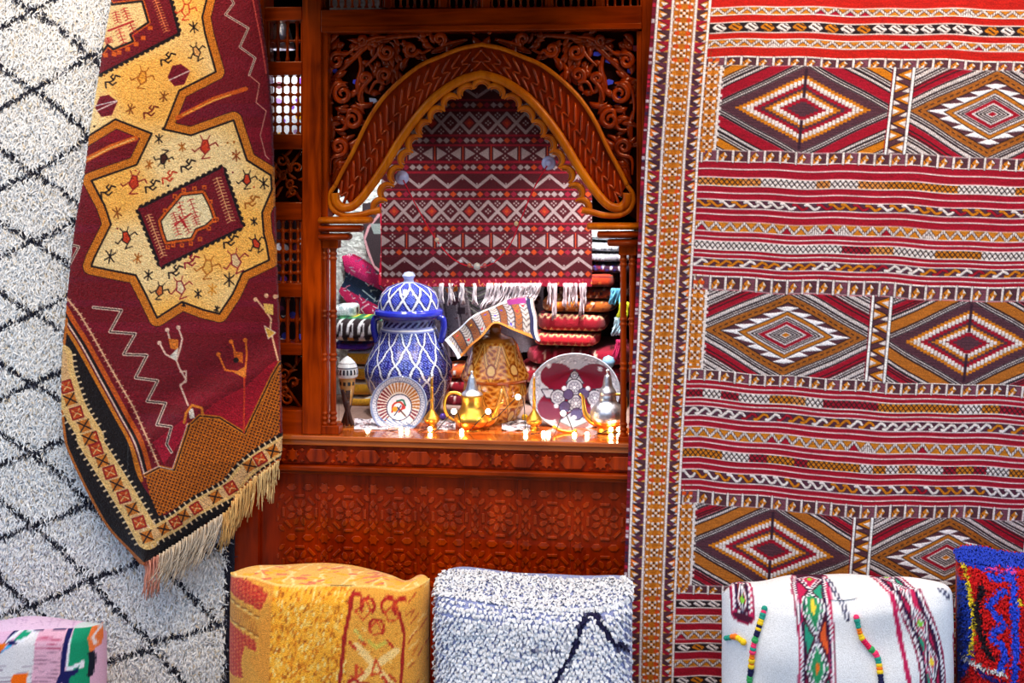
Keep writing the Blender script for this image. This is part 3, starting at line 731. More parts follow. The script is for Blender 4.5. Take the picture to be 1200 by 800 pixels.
# ================================================================== WHITE SHAG RUG (left)
def draw_shag():
    c = Canvas(-70, -40, 276, 850, 0.8, (242, 242, 242), 2)
    ys = [-75, 10, 102, 200, 280, 364, 446, 528, 612, 706, 802, 900]
    BKs = (24, 24, 40)
    def ln(*p): c.line(smooth_path(p, 6), 4.6, BKs)
    for a, b in zip(ys[:-1], ys[1:]):
        for side in (-1, 1):
            x0, x1, x2 = 40, 40+side*66, 40+side*140
            sh = 0.1 if a < 500 else (0.25 if a < 650 else 0.35)
            mid = (a+b)/2+sh*(x1-40); lo = b+sh*(x2-40)*1.2; hi = a+sh*(x2-40)
            ln((x0, a), ((x0+x1)/2+2, (a+mid)/2-3), (x1, mid)); ln((x0, b), ((x0+x1)/2-2, (b+mid)/2+2), (x1, mid))
            ln((x1, mid), ((x1+x2)/2, (mid+lo)/2+3), (x2, lo)); ln((x1, mid), ((x1+x2)/2, (mid+hi)/2+2), (x2, hi))
            if side > 0:
                x3 = 260; m3 = (hi+lo)/2+30; ln((x2, lo), (220, (lo+m3)/2+2), (x3, m3)); ln((x2, hi), (220, (hi+m3)/2), (x3, m3))
    c.rect(266, -40, 276, 850, (30, 28, 44))
    return c
sc_ = draw_shag(); X, Y = sc_.coords()
SR = thing('shag_rug', 'thick white shaggy wool rug with thin black diamond lattice hanging at left', 'rug', P(120, 850, -0.02))
Xe = X-np.clip((Y-600)/250, 0, 1)*4
Yb_ = -0.022-0.004*np.sin(Y/60)
G = PA(Xe[::3, ::3], Y[::3, ::3], Yb_[::3, ::3])
base = sc_.out()*0.95
link('rug_backing', grid_mesh('rug_backing', G, base[::3, ::3], None, 0.012), WOOL, SR)
n = 90000
rx = rng.uniform(-68, 271, n); ry = rng.uniform(-38, 848, n)
cc = sc_.sample(rx+rng.normal(0, 1.0, n), ry+rng.normal(0, 1.0, n))
warm = rng.uniform(0, 1, (n, 1)); isw = cc.mean(1, keepdims=True) > 0.25
cc = np.where(isw, np.where(warm < 0.05, cc*np.array([0.78, 0.66, 0.5]), cc*np.array([1.0, 0.99, 0.985])), cc)
roots = PA(rx-np.clip((ry-600)/250, 0, 1)*4, ry, -0.023-0.004*np.sin(ry/60))
V_, Q_, C_ = tufts(roots, np.tile(np.array([0, -1.0, 0]), (n, 1)), cc, 0.016, 0.0030, 0.9, 0.5, 0.36, 3)
tag(link('rug_pile', fast_mesh('rug_pile', V_, Q_, C_, False), SHAG, SR), None, None, None, 'stuff')

# ================================================================== MAROON PILE RUG (left, draped)
outline = [(133, -40), (130, 0), (120, 56), (115, 90), (105, 150), (99, 200), (89, 255), (86, 275), (81, 320), (78, 350), (76, 375), (72, 420), (71, 470), (74, 510), (80, 532), (103, 580), (125, 618), (150, 645), (168, 663),
           (190, 652), (219, 633), (250, 612), (268, 601), (281, 578), (300, 560), (327, 541), (328.5, 470), (327, 410), (323, 300), (320, 200), (317, 130), (312, 70), (303, 0), (298, -40)]
MA = (112, 4, 22); CRM = (242, 190, 110); GD = (200, 106, 14); OB = (20, 8, 12); ORG = (200, 84, 16)
def draw_maroon():
    c = Canvas(62, -44, 336, 672, 1.35, MA)
    A = T(90, 0, 5); B = T(80, 120, 4.8); C = T(80, 240, 4.8); D = T(60, 360, 4.3636); E = T(60, 500, 3.6364)
    cream = A((0, 470), (120, 440), (545, 230), (545, -220), (790, -220), (765, -20), (735, 100), (752, 200), (815, 420), (600, 530), (515, 745))+B((530, 150), (690, 185), (930, 100), (1005, 325), (1140, 410), (1145, 490), (1090, 620), (1100, 740))+C((1115, 220), (1130, 310), (980, 380), (925, 500), (850, 612), (760, 590), (640, 545), (500, 635), (440, 510), (380, 395), (250, 370), (130, 345), (145, 300), (240, 110))+B((205, 580), (130, 440), (385, 350), (470, 175), (265, 95), (110, 190), (0, 260))
    # field shading bits: faded abrash
    for i in range(26): c.rect(60, -44+i*28+random.uniform(-5, 5), 336, -44+i*28+random.uniform(6, 16), (118+random.randint(-8, 10), 6, 24+random.randint(-4, 10)))
    c.line(cream, 21, OB, True); c.line(cream, 19.5, GD, True)
    for i in range(2200):   # mottled gold
        pass
    w = c.win(62, -44, 336, 672); gm_ = (np.abs(c.a[..., 0]-GD[0]) < 2) & (np.abs(c.a[..., 1]-GD[1]) < 2)
    nz = np.sin(c.X*1.9+c.Y*1.1)*np.sin(c.Y*1.7-c.X*0.8); c.a[gm_ & (nz > 0.45)] = (176, 92, 16); c.a[gm_ & (nz < -0.55)] = (228, 158, 60)
    c.poly(cream, CRM)
    cm = (np.abs(c.a[..., 2]-CRM[2]) < 1); n2 = np.sin(c.X*.031+c.Y*.02)+np.sin(c.Y*.045-c.X*.017)
    fz = np.clip(n2[cm]*.55+.5, 0, 1)[:, None]; c.a[cm] = (1-fz)*np.array((242, 206, 146))+fz*np.array((246, 178, 82))
    c.line(cream, 2.4, OB, True)
    # notch stripes
    for p, wd, cc in ((A((590, 690), (800, 580), (990, 520)), 5, ORG), (A((620, 675), (800, 590), (900, 555)), 2, (232, 150, 60)), (B((95, 325), (240, 250), (380, 200)), 6, (206, 96, 24)), (B((110, 320), (240, 255), (370, 205)), 2, (236, 170, 90))): c.line(p, wd, cc)
    # upper medallion
    med = A((120, 445), (600, 195), (560, 60), (535, -220), (100, -220), (60, 300)); c.poly(med, (108, 4, 24))
    def teeth(p, q, n, sz, cc):
        p = np.array(p); q = np.array(q); d = (q-p)/n; nn = np.array((d[1], -d[0])); nn = nn/np.hypot(*nn)*sz
        for i in range(n): a = p+d*i; b_ = p+d*(i+1); c.poly([tuple(a), tuple(a+nn), tuple((a+b_)/2+nn*1.1), tuple(b_)], cc)
        c.line([tuple(p), tuple(q)], sz*0.9, cc)
    t = A((600, 195), (120, 445)); teeth(t[0], t[1], 16, 3.0, OB)
    t = A((535, -60), (600, 200)); teeth(t[0], t[1], 8, 3.4, OB)
    op = A((205, 30), (380, 10), (415, 130), (310, 200), (325, 240), (215, 285), (180, 260), (150, 300), (150, -60)); c.line(op, 7, ORG, True); c.line(op, 4, OB, True); c.poly(op, (232, 190, 130)); c.line(op, 1.6, OB, True)
    for x, y in ((250, 310), (300, 290), (350, 260), (390, 225), (430, 165), (170, 325), (220, 320)): p = A((x, y))[0]; c.rect(p[0]-3, p[1]-3, p[0]+2.5, p[1]+2, ORG)
    def comb(p, q, n, L, cc, wd=1.2):
        p = np.array(p); q = np.array(q); c.line([tuple(p), tuple(q)], wd, cc); d = q-p; nn = np.array((d[1], -d[0])); nn = nn/np.hypot(*nn)*L; dd = d/n
        for i in range(n+1):
            a = p+dd*i; c.line([tuple(a-nn+dd*.3), tuple(a), tuple(a+nn+dd*.3)], wd*.85, cc)
    RD = (170, 24, 30)
    for a, b_ in (((185, 180), (330, 125)), ): t = A(a, b_); c.line(t, 2.4, RD)
    for a, b_ in (((225, 70), (240, 130)), ((275, 50), (300, 110)), ((245, 170), (275, 250)), ((310, 130), (340, 200)), ((180, 220), (190, 250))): t = A(a, b_); comb(t[0], t[1], 4, 4.2, RD, 1.1)
    t = A((460, 0), (525, 180)); comb(t[0], t[1], 12, 4, (214, 120, 70), 1.0)
    # centre medallion
    q = B((390, 600), (870, 360), (985, 700))+C((520, 352)); c.poly(q, (110, 4, 24))
    for i in range(4): teeth(q[(i+1) % 4], q[i], 15 if i % 2 == 0 else 10, -3.0, OB)
    # teeth outward: recolour inside edge clean
    inn_ = [tuple(np.array(p_)*0.955+np.array(q).mean(0)*0.045) for p_ in q]; c.poly(inn_, (110, 4, 24))
    op = B((522, 668), (560, 620), (585, 590), (640, 525), (755, 512), (790, 580), (815, 650), (770, 690))+C((715, 135), (690, 185), (610, 195), (555, 205), (535, 150))
    c.line(op, 9, OB, True); c.line(op, 7.5, ORG, True); c.poly(op, (228, 206, 160)); c.line(op, 1.5, OB, True)
    for x, y in ((545, 610), (600, 530), (650, 495), (710, 485), (765, 480), (800, 560), (835, 660)): p = B((x, y))[0]; c.rect(p[0]-2.5, p[1]-3, p[0]+2.5, p[1]+2, ORG); c.rect(p[0]-1, p[1]-1, p[0]+1, p[1]+1, (110, 4, 24))
    for x, y in ((820, 85), (790, 130), (740, 190), (690, 215), (640, 225), (590, 225), (560, 235)): p = C((x, y))[0]; c.rect(p[0]-2.5, p[1]-2, p[0]+2.5, p[1]+3, ORG); c.rect(p[0]-1, p[1]-1, p[0]+1, p[1]+1, (110, 4, 24))
    t = B((600, 690), (690, 625)); c.line(t, 2.2, RD); t = B((625, 640), (660, 700)); c.line(t, 2.2, RD)
    for a, b_ in (((625, 560), (645, 640)), ((685, 545), (720, 640)), ((590, 620), (610, 670))): t = B(a, b_); comb(t[0], t[1], 4, 4, RD, 1.0)
    for a, b_ in (((600, 100), (620, 165)), ((650, 90), (680, 155)), ((705, 60), (725, 110))): t = C(a, b_); comb(t[0], t[1], 4, 4, RD, 1.0)
    t = B((835, 425), (915, 665)); comb(t[0], t[1], 14, 5, (216, 150, 100), 1.2); t = C((450, 55), (535, 285)); comb(t[0], t[1], 14, 4, (216, 150, 100), 1.2)
    # little figures
    def bird(x, y, s, rot, cc, body=None):
        s = s*1.3
        co, si = math.cos(rot), math.sin(rot); R = lambda *p: [(x+s*(a*co-b*si), y+s*(a*si+b*co)) for a, b in p]
        if body: c.poly(R((-2, -5), (2, -5), (4, 3), (0, 7), (-4, 3)), body)
        c.line(R((-2, -5), (-4, 3), (0, 7), (4, 3), (2, -5), (-2, -5)), 1.5, cc); c.line(R((-2, -5), (-4, -9)), 1.2, cc); c.line(R((2, -5), (4, -9)), 1.2, cc)
        c.line(R((-3, 0), (-9, 5), (-11, 3)), 1.5, cc); c.line(R((3, 0), (9, -3), (11, 0)), 1.5, cc); c.line(R((0, 7), (-3, 11), (4, 10)), 1.4, cc)
    def ex(x, y, s, cc, rot=0.0):
        for a in (0.7+rot, 2.3+rot, 1.5+rot): c.line([(x-s*math.cos(a), y-s*math.sin(a)), (x+s*math.cos(a), y+s*math.sin(a))], 1.6, cc)
    def hook(x, y, s, cc, rot=-0.5):
        co, si = math.cos(rot), math.sin(rot); R = lambda *p: [(x+s*(a*co-b*si), y+s*(a*si+b*co)) for a, b in p]
        c.line(R((-8, 3), (-6, -2), (-2, 0), (2, 0), (6, -3), (9, 0)), 2.0, cc); c.line(R((-3, 0), (-1, 4), (3, 3)), 1.8, cc); c.line(R((2, -1), (1, -4), (4, -5)), 1.8, cc)
    BI = (166, 92, 22); RB = (196, 56, 24)
    for f, (x, y), s, r, cc, bd in ((A, (385, 450), 1.0, .2, BI, (224, 150, 50)), (A, (700, 300), .8, -.4, OB, (230, 170, 100)), (B, (770, 245), 1.05, 0, (140, 20, 24), RB), (B, (370, 445), 1.05, .1, (140, 20, 24), RB),
                                    (B, (535, 320), .8, 3.4, OB, (70, 30, 20)), (B, (1005, 430), .85, 0, OB, RB), (C, (325, 180), .95, -.2, OB, RB), (C, (940, 310), 1.1, -.3, (140, 20, 40), (226, 190, 140)),
                                    (C, (630, 460), 1.0, -.2, (140, 20, 40), (232, 205, 160)), (C, (785, 345), 1.1, .1, BI, (228, 170, 80)), (C, (1055, 215), .8, -.5, OB, RB), (C, (515, 480), .8, .2, OB, (200, 100, 40)), (A, (640, 55), .9, .1, RB, None)):
        p = f((x, y))[0]; bird(p[0], p[1], s, r, cc, bd)
    for f, (x, y), s, cc in ((A, (685, 160), 6.5, OB), (A, (510, 565), 6, (130, 66, 16)), (A, (315, 640), 6, (130, 66, 16)), (B, (510, 205), 5.5, OB), (B, (640, 250), 5, BI), (B, (455, 350), 5, BI), (B, (945, 300), 6, (140, 60, 16)), (B, (1100, 455), 6.5, OB),
                             (B, (275, 620), 6.5, (130, 66, 16)), (C, (235, 290), 8, OB), (C, (390, 300), 6, BI), (C, (450, 395), 6, OB), (C, (905, 420), 8, OB), (C, (810, 475), 6.5, (214, 140, 40)), (B, (1045, 670), 4.5, OB), (C, (835, 585), 3.5, OB), (C, (730, 500), 5, OB), (C, (650, 560), 2.5, OB)):
        p = f((x, y))[0]; ex(p[0], p[1], s, cc, random.uniform(-.2, .4))
    for f, (x, y), cc in ((A, (530, 345), OB), (A, (205, 475), OB), (B, (670, 355), OB), (B, (470, 470), OB), (C, (910, 205), OB), (C, (600, 375), OB), (B, (565, 420), RB), (B, (220, 500), OB), (C, (690, 320), (140, 20, 40)), (A, (430, 655), (120, 40, 20)), (B, (1030, 560), BI)):
        p = f((x, y))[0]; hook(p[0], p[1], 1.2, cc)
    for cx, cy in ((600, 440), (175, 620)):   # hexagon lozenges
        p = A((cx-68, cy+12), (cx-40, cy-55), (cx+10, cy-65), (cx+65, cy-25), (cx+30, cy+55), (cx-30, cy+65)); c.poly(p, (112, 6, 30)); c.line(A((cx-60, cy+30), (cx+60, cy-25)), 1.2, (230, 200, 190))
    for i in range(46):
        x, y = random.uniform(95, 310), random.uniform(60, 360)
        j = c.win(x, y, x+.5, y+.5); 
        if c.a[j].size and abs(c.a[j][0, 0, 1]-195) < 14: c.disc(x, y, random.uniform(.8, 1.6), random.choice((RB, OB, BI, (120, 20, 40))))
    c.line(B((150, 20), (275, -10)), 1, WH)
    # zigzags
    def dz(p, wd=3.6): c.line(p, wd, (222, 190, 170)); c.line(p, wd*.36, (30, 8, 16))
    dz(D((215, 0), (360, 15), (300, 125), (430, 135), (370, 240), (490, 245), (430, 360), (545, 375), (490, 480), (585, 490), (540, 600), (615, 610), (590, 700), (615, 740)))
    dz(C((10, 330), (60, 235), (20, 225)), 3)
    dz(A((880, -60), (920, 20), (870, 85), (1005, 165), (955, 275), (1045, 340), (1010, 440)), 2.6)
    c.line(A((1010, 440), (1070, 490), (1050, 600), (1110, 650), (1075, 790))+B((1110, 300), (1130, 320)), 1.1, (200, 130, 110))
    c.line(A((1020, -60), (1050, 90), (1080, 240), (1110, 430)), 1.6, (190, 70, 60))
    # left guard lines
    gl_ = D((70, -60), (110, -10), (150, 40), (215, 150), (290, 285), (350, 390), (420, 510), (500, 690))+E((460, 170)); c.line(gl_, 2.2, (226, 170, 130))
    d_ = resamp(np.array(gl_), 34)
    for q in d_: c.line([(q[0]-2.5, q[1]+1), (q[0]+2.5, q[1]-1)], 1, (226, 170, 130))
    for off, wd, cc in ((0, 5.5, (196, 84, 18)), (-4.6, 3.2, OB), (-7.4, 2.2, (226, 190, 170)), (-9.6, 2.6, (100, 10, 30)), (-13, 6, (206, 116, 24)), (-19, 9.5, OB)):
        p = np.array(D((75, 0), (120, 80), (190, 190), (300, 390), (390, 555), (462, 690))+E((425, 205))); p[:, 0] += off; p[:, 1] += -off*.28
        if off <= -19: p = np.vstack([p, np.array(E((462, 385)))])
        elif off <= -9: p = np.vstack([p[:-1], [(p[-1][0]+1, p[-1][1]+2)]])
        c.line(smooth_path(p, 4), wd, cc)
    # gold mosaic corner
    mos = E((590, -10), (525, 185), (465, 172), (400, 205), (420, 290), (458, 380), (560, 335), (690, 265), (800, 225), (850, 140), (975, 40))+D((1168, 290), (1130, 350), (990, 645), (860, 565), (760, 555), (700, 610), (660, 690))
    c.poly(mos, (204, 108, 20)); w, mm = c.polymask(mos); x = c.X[w]; y = c.Y[w]
    a1 = np.mod(x*0.94+y*0.33, 3.9); a2 = np.mod(y*0.94-x*0.33, 3.6); hole = mm & (a1 > 1.7) & (a2 > 1.5); c.a[w][hole] = (56, 16, 8)
    c.a[w][mm & (a1 < .6) & (a2 < 1.3)] = (160, 60, 12)
    mt_ = E((462, 172))+D((700, 610), (760, 555), (860, 565), (990, 645), (1130, 350), (1168, 290)); e_ = D((700, 610), (760, 555), (860, 565), (990, 645), (1130, 350), (1168, 285)); c.line(e_, 4.6, (206, 116, 30)); c.line(e_, 1.6, OB)
    e_ = E((400, 205), (465, 172), (525, 185), (590, -10))+D((700, 610)); c.line(e_, 4.4, (206, 116, 30)); c.line(e_, 1.6, OB); c.line([(a-2.5, b_-1) for a, b_ in e_], 1.0, (226, 190, 170))
    # outer border
    lb = np.array(D((48, 250), (58, 330), (80, 405), (130, 540), (210, 670))+E((160, 50), (250, 195), (345, 350), (412, 472)))
    bb = np.array(E((412, 472), (530, 407), (615, 347), (700, 300), (765, 262), (820, 195), (890, 137), (990, 75)))
    pin = np.array(D((75, 0), (120, 80), (190, 190), (300, 390), (390, 555), (462, 690))+E((425, 205))); pin[:, 0] -= 19; pin[:, 1] += 19*.28; pin = np.vstack([pin[2:], np.array(E((460, 384)))])
    c.poly([tuple(q) for q in pin]+[tuple(q) for q in lb[::-1]], OB)
    c.poly([tuple(q) for q in lb]+list(reversed(outline[11:19])), OB); c.poly([tuple(q) for q in bb]+[tuple(q) for q in reversed(outline[18:26])], OB)
    c.line(smooth_path(lb, 5), 31, OB); c.line(smooth_path(bb, 5), 27, OB)
    def rim(p, off, wd, cc):
        p = smooth_path(p, 5); t = np.gradient(p, axis=0); nn = np.stack([-t[:, 1], t[:, 0]], 1); nn /= np.hypot(nn[:, 0], nn[:, 1])[:, None]+1e-9; c.line(p+nn*off, wd, cc)
    c.line(smooth_path(outline[10:19], 5), 7, (196, 104, 28)); c.line(smooth_path(outline[18:26], 5), 6.5, (206, 104, 44))
    def band(p, wd, tooth):
        q = smooth_path(p, 5); c.line(q, wd, (240, 196, 130))
        k = resamp(q, int(np.hypot(*np.diff(q, axis=0).T).sum()/3.6)); t = np.gradient(k, axis=0); nn = np.stack([-t[:, 1], t[:, 0]], 1); nn /= np.hypot(nn[:, 0], nn[:, 1])[:, None]
        for a, b_ in zip(k[::2], nn[::2]): c.line([tuple(a-b_*(wd/2+tooth)), tuple(a+b_*(wd/2+tooth))], 1.9, (240, 205, 160))
        c.line(q, wd-1, (238, 190, 118)); c.line(q, min(wd-7, 14), (226, 176, 120))
    band(lb, 28, 3.4); band(bb, 19, 3.2)
    def xsq(x, y, s, rot, red):
        co, si = math.cos(rot), math.sin(rot); R = lambda *p: [(x+s*(a*co-b*si), y+s*(a*si+b*co)) for a, b in p]
        c.poly(R((-1, -1), (1, -1), (1, 1), (-1, 1)), (198, 70, 20) if red else (206, 116, 34))
        if red: c.line(R((-1, -1), (1, -1), (1, 1), (-1, 1)), 1.8, (150, 24, 24), True); c.line(R((-.7, -.6), (.7, .6)), 1.2, (240, 190, 120)); c.line(R((-.7, .6), (.7, -.6)), 1.2, (240, 190, 120)); c.poly(R((-.5, -.35), (.5, -.35), (0, 0)), (160, 24, 20))
        else: c.line(R((-1, -.9), (1, .9)), 1.7, OB); c.line(R((-1, .9), (1, -.9)), 1.7, OB)
    k = 0
    for p in D((78, 405), (97, 470), (130, 540), (170, 605), (210, 670))+E((160, 50), (192, 96), (218, 145), (250, 193), (280, 245), (310, 297), (345, 350), (375, 408), (408, 468)): xsq(p[0], p[1], 6.6, -.30, k % 2 == 0); k += 1
    k = 1
    for p in E((480, 435), (530, 407), (565, 378), (617, 346), (700, 298), (765, 260), (845, 165), (890, 137), (945, 103)): xsq(p[0], p[1], 5.6 if p[0] < 250 else 6.2, -.55, k % 2 == 0); k += 1
    # tree figures
    GR = (220, 180, 160)
    def fig(p0, pts, head, cc, cc2):
        for s_ in pts: c.line(D(*s_), 2.2, cc)
        for h in head: p = D(h)[0]; c.disc(p[0], p[1], 2.6, cc)
        c.poly(D((p0[0]-25, p0[1]-40), (p0[0]+25, p0[1]-35), (p0[0]+25, p0[1]+20), (p0[0]-15, p0[1]+10)), cc2)
    fig((625, 200), (((555, 185), (585, 240), (640, 270), (655, 310)), ((595, 120), (605, 160), (640, 190)), ((650, 105), (670, 160), (660, 210), (640, 270)), ((655, 310), (690, 370), (660, 400), (700, 500))), ((553, 182), (593, 115), (650, 103)), GR, (206, 110, 30))
    c.poly(D((605, 250), (650, 205), (640, 275)), (226, 214, 200)); p = D((690, 370))[0]
    c.line(D((660, 330), (690, 325), (690, 380), (660, 395)), 1.8, GR); c.poly(D((700, 520), (725, 515), (735, 565), (710, 570)), (220, 206, 190)); c.line(D((680, 590), (690, 540), (720, 500), (770, 515), (775, 550)), 3, (206, 116, 30))
    fig((955, 265), (((855, 240), (890, 320), (950, 330), (990, 360)), ((925, 180), (940, 230), (970, 250)), ((995, 165), (1000, 240), (990, 360))), ((855, 240), (920, 175), (992, 168)), (212, 104, 26), (200, 90, 20))
    c.disc(*D((945, 270))[0], 3.2, OB); c.poly(D((935, 335), (995, 300), (990, 360)), (214, 120, 40)); c.line(D((988, 360), (985, 640)), 1.8, (206, 60, 30))
    fig((1110, 20), (((1050, -40), (1090, 10), (1125, 60), (1120, 110)), ((1120, 110), (1140, 190), (1160, 270))), ((1045, -40), (1100, -60), (1145, -55)), (224, 170, 130), (226, 180, 90)); c.poly(D((1090, 95), (1148, 130), (1110, 160)), (228, 170, 70)); c.line(D((1090, 95), (1148, 130), (1110, 160)), 1, (240, 210, 180), True)
    # velvet sheen along the fold, painted as brighter red patches
    for poly in (D((520, 690), (640, 600), (690, 560), (700, 620), (650, 700))+E((480, 160)), ):
        w, mm = c.polymask(poly); sel = mm & (np.abs(c.a[w][..., 0]-118) < 14) & (c.a[w][..., 1] < 20); c.a[w][sel] = (168, 12, 44)
    poly = D((770, 545), (850, 480), (1000, 400), (1120, 290), (1160, 270), (1130, 350), (990, 640), (860, 565)); w, mm = c.polymask(poly); sel = mm & (np.abs(c.a[w][..., 0]-118) < 14) & (c.a[w][..., 1] < 20); c.a[w][sel] = (164, 12, 36)
    return c
mc = draw_maroon(); X, Y = mc.coords(); mask = inpoly(X, Y, smooth_path(outline+outline[:1], 4)[:-1])
# drape: soft vertical roll, left edge curling back to the wall, lower corner swinging forward
el = np.interp(Y, [p[1] for p in outline[:19]], [p[0] for p in outline[:19]]); er = np.interp(Y, [541, 560, 578, 601, 663][::-1][::-1], [327, 300, 281, 268, 168]); er = np.where(Y < 541, np.interp(Y, [p[1] for p in outline[25:]][::-1], [p[0] for p in outline[25:]][::-1]), er)
t = np.clip((X-el)/np.maximum(er-el, 5), 0, 1)
Ym = -0.075-0.022*np.sin(np.pi*t)**0.5-0.008*np.sin(t*7+Y/140)-0.010*np.exp(-((Y-(505-(X-190)*0.62))/16)**2)*(X > 150)+0.010*np.exp(-((Y-(475-(X-190)*0.62))/22)**2)*(X > 150)
Ym = Ym+rng.normal(0, 0.0007, Ym.shape)
G = PA(X, Y, Ym)
MR = thing('pile_rug', 'maroon wool pile rug with cream eight-pointed star draped in front of white shag rug', 'rug', P(168, 663, -0.08))
link('rug_body', grid_mesh('rug_body', G, mc.out(0.07), mask, 0.014), WOOL, MR)
# fringe
def tassel(name, x, y, L, sway, colr, Y, parent, k=5, rad=0.9, spread=4.0):
    mb = MB()
    for i in range(k):
        x0 = x+random.uniform(-spread, spread)*.6; l = L*random.uniform(.8, 1.1); sw = sway+random.uniform(-3, 3); Y0 = Y+random.uniform(-.004, .004)
        pts = [P(x0+sw*t_*t_+random.uniform(-.7, .7), y+l*t_, Y0-.004*math.sin(t_*5+i)) for t_ in np.linspace(0, 1, 7)]
        cc = np.clip(np.array(colr)*random.uniform(.85, 1.08), 0, 255)
        mb.tube(pts, np.linspace(1.0, .55, 7)*rad*S(x, Y), 4, cc)
    return link(name, mb.mesh(name, True), YARN, parent)
edge = [(170, 660), (190, 650), (219, 631), (250, 611), (268, 600), (281, 577), (300, 560), (326, 542)]
ep = resamp(np.array(edge, float), 46)
for i, (x, y) in enumerate(ep):
    if x < 186: L, sw, cc, k = 44, -2, (222, 150, 128), 6
    elif x < 262: L, sw, cc, k = random.uniform(30, 55), -14, (216, 196, 172), 6
    elif x < 300: L, sw, cc, k = random.uniform(36, 46), -5, (222, 176, 110), 6
    else: L, sw, cc, k = random.uniform(22, 44), -2, (224, 190, 132), 4
    tassel('tassel', x, y-2, L, sw, cc, -0.088 if x < 262 else -0.082, MR, k)

# ================================================================== CUSHIONS
def cushion_grid(x0, x1, front, back, Yf, Yb, nx, ns, bulge=0.03, seed=0, endp=5.0, lump=0.006):
    """front/back: lists of (px, py) for the front-top and back-top edges; stands on the floor.
    returns grid (ns,nx,3) running front-bottom -> front-top -> back-top -> back-bottom and canvas coords (px, v) with v measured in px down from the front-top edge"""
    tt = np.linspace(0, 1, nx); xs_ = x0+(x1-x0)*(tt-np.sin(2*np.pi*tt)/(2*np.pi)*.88); u_ = S((x0+x1)/2, Yf)
    fx, fy = np.array(front).T; bx_, by_ = np.array(back).T
    G = np.zeros((ns, nx, 3)); VV = np.zeros((ns, nx)); Ym_ = (Yf+Yb)/2
    sp = smooth_path(front, 6); fy_ = np.interp(xs_, sp[:, 0], sp[:, 1]); sp = smooth_path(back, 6); by_ = np.interp(xs_, sp[:, 0], sp[:, 1])
    nf = int(ns*.5); nt_ = int(ns*.3); nb = ns-nf-nt_
    for j, x in enumerate(xs_):
        q = 2*(x-x0)/(x1-x0)-1; e = max(0.0004, (1-abs(q)**endp))**0.5
        zf_ = P(x, fy_[j], Yf)[2]; zb_ = P(x, by_[j], Yb)[2]; X0 = P(x, fy_[j], Yf)[0]
        for i in range(ns):
            if i < nf:
                t_ = i/(nf-1); z = zf_*t_; yv = Yf-bulge*math.sin(math.pi*min(1, t_*1.0))*e; v = (zf_-z)/u_
                y_ = yv+0.02*max(0, (t_-.93)/.07)**2
            elif i < nf+nt_:
                t_ = (i-nf+1)/nt_; z = zf_+(zb_-zf_)*t_+0.012*math.sin(math.pi*t_); y_ = Yf+0.02+(Yb-Yf-.02)*t_; v = -(y_-Yf)/u_
            else:
                t_ = (i-nf-nt_+1)/nb; z = zb_*(1-t_); y_ = Yb; v = -(Yb-Yf)/u_-(zb_-z)/u_
            y_ = Ym_+(y_-Ym_)*e
            G[i, j] = (X0, y_, max(0.0, z)); VV[i, j] = v
    XX = np.broadcast_to(xs_, (ns, nx))
    nz = vnoise(XX/14., VV/14., seed)*lump+vnoise(XX/34., VV/30., seed+1)*lump*2
    fade = np.clip(np.minimum(G[..., 2]/0.05, 1), 0, 1)
    G[..., 1] -= nz*fade*np.where(np.arange(ns)[:, None] < nf, 1, 0); G[..., 2] += 0.6*nz*fade*np.where((np.arange(ns)[:, None] >= nf-4), 1, 0)*(G[..., 2] > .05)
    return G, XX, VV
def normals(G):
    a = np.gradient(G, axis=1); b = np.gradient(G, axis=0); n_ = np.cross(a, b); n_ /= np.linalg.norm(n_, axis=-1, keepdims=True)+1e-9; return n_
def bil(Gs, i, j): return Gs[i, j]

# --- orange / mustard kilim pouf
c = Canvas(250, -75, 505, 240, 1.2, (250, 172, 44)); K = T(240, 640, 4.444)
def kv(*p): return [(240+x/4.444, (640+y/4.444)-689) for x, y in p]
r_ = random.Random(3)
for i in range(2600):       # nubby speckle in the middle field
    x = r_.uniform(300, 412); y = r_.uniform(0, 240); c.line([(x, y), (x, y+r_.uniform(1, 3))], r_.uniform(1, 2), r_.choice(((252, 196, 84), (214, 118, 16), (254, 220, 130), (226, 134, 20), (176, 92, 14))))
c.rect(250, -75, 320, 240, (224, 146, 52)); 
c.poly(kv((340, 350), (290, 420), (300, 560), (240, 600), (340, 720), (200, 720), (60, 720), (60, 190), (340, 240)), (222, 150, 56))
for p in (kv((70, 205), (335, 250), (325, 290), (300, 345), (70, 300)), kv((75, 440), (285, 500), (290, 560), (220, 550), (200, 620), (210, 720), (75, 720), (60, 560))):
    c.poly(p, (196, 52, 36)); c.line(p, 2.2, (236, 170, 60), True)
    w, mm = c.polymask(p); nz = np.sin(c.X[w]*.9+c.Y[w]*2.1)*np.sin(c.Y[w]*.7+c.X[w]*.35); c.a[w][mm & (nz > .35)] = (216, 104, 56); c.a[w][mm & (nz < -.45)] = (168, 30, 30)
for p in (kv((60, 320), (290, 375)), kv((60, 425), (290, 470))): c.line(p, 2, (150, 84, 20)); c.line([(a, b+2) for a, b in p], 1.4, (246, 200, 110))
for i in range(16): x = 95+i*12; c.line(kv((x, 350+i*3), (x+10, 420+i*3)), 1.2, (190, 110, 34))
c.rect(409, -5, 475, 240, (232, 160, 58)); c.line(kv((772, 245), (735, 480), (715, 720), (690, 1500)), 4.6, (160, 26, 16)); c.line(kv((1010, 310), (1040, 430), (1020, 720), (1020, 1500)), 3.4, (160, 26, 16))
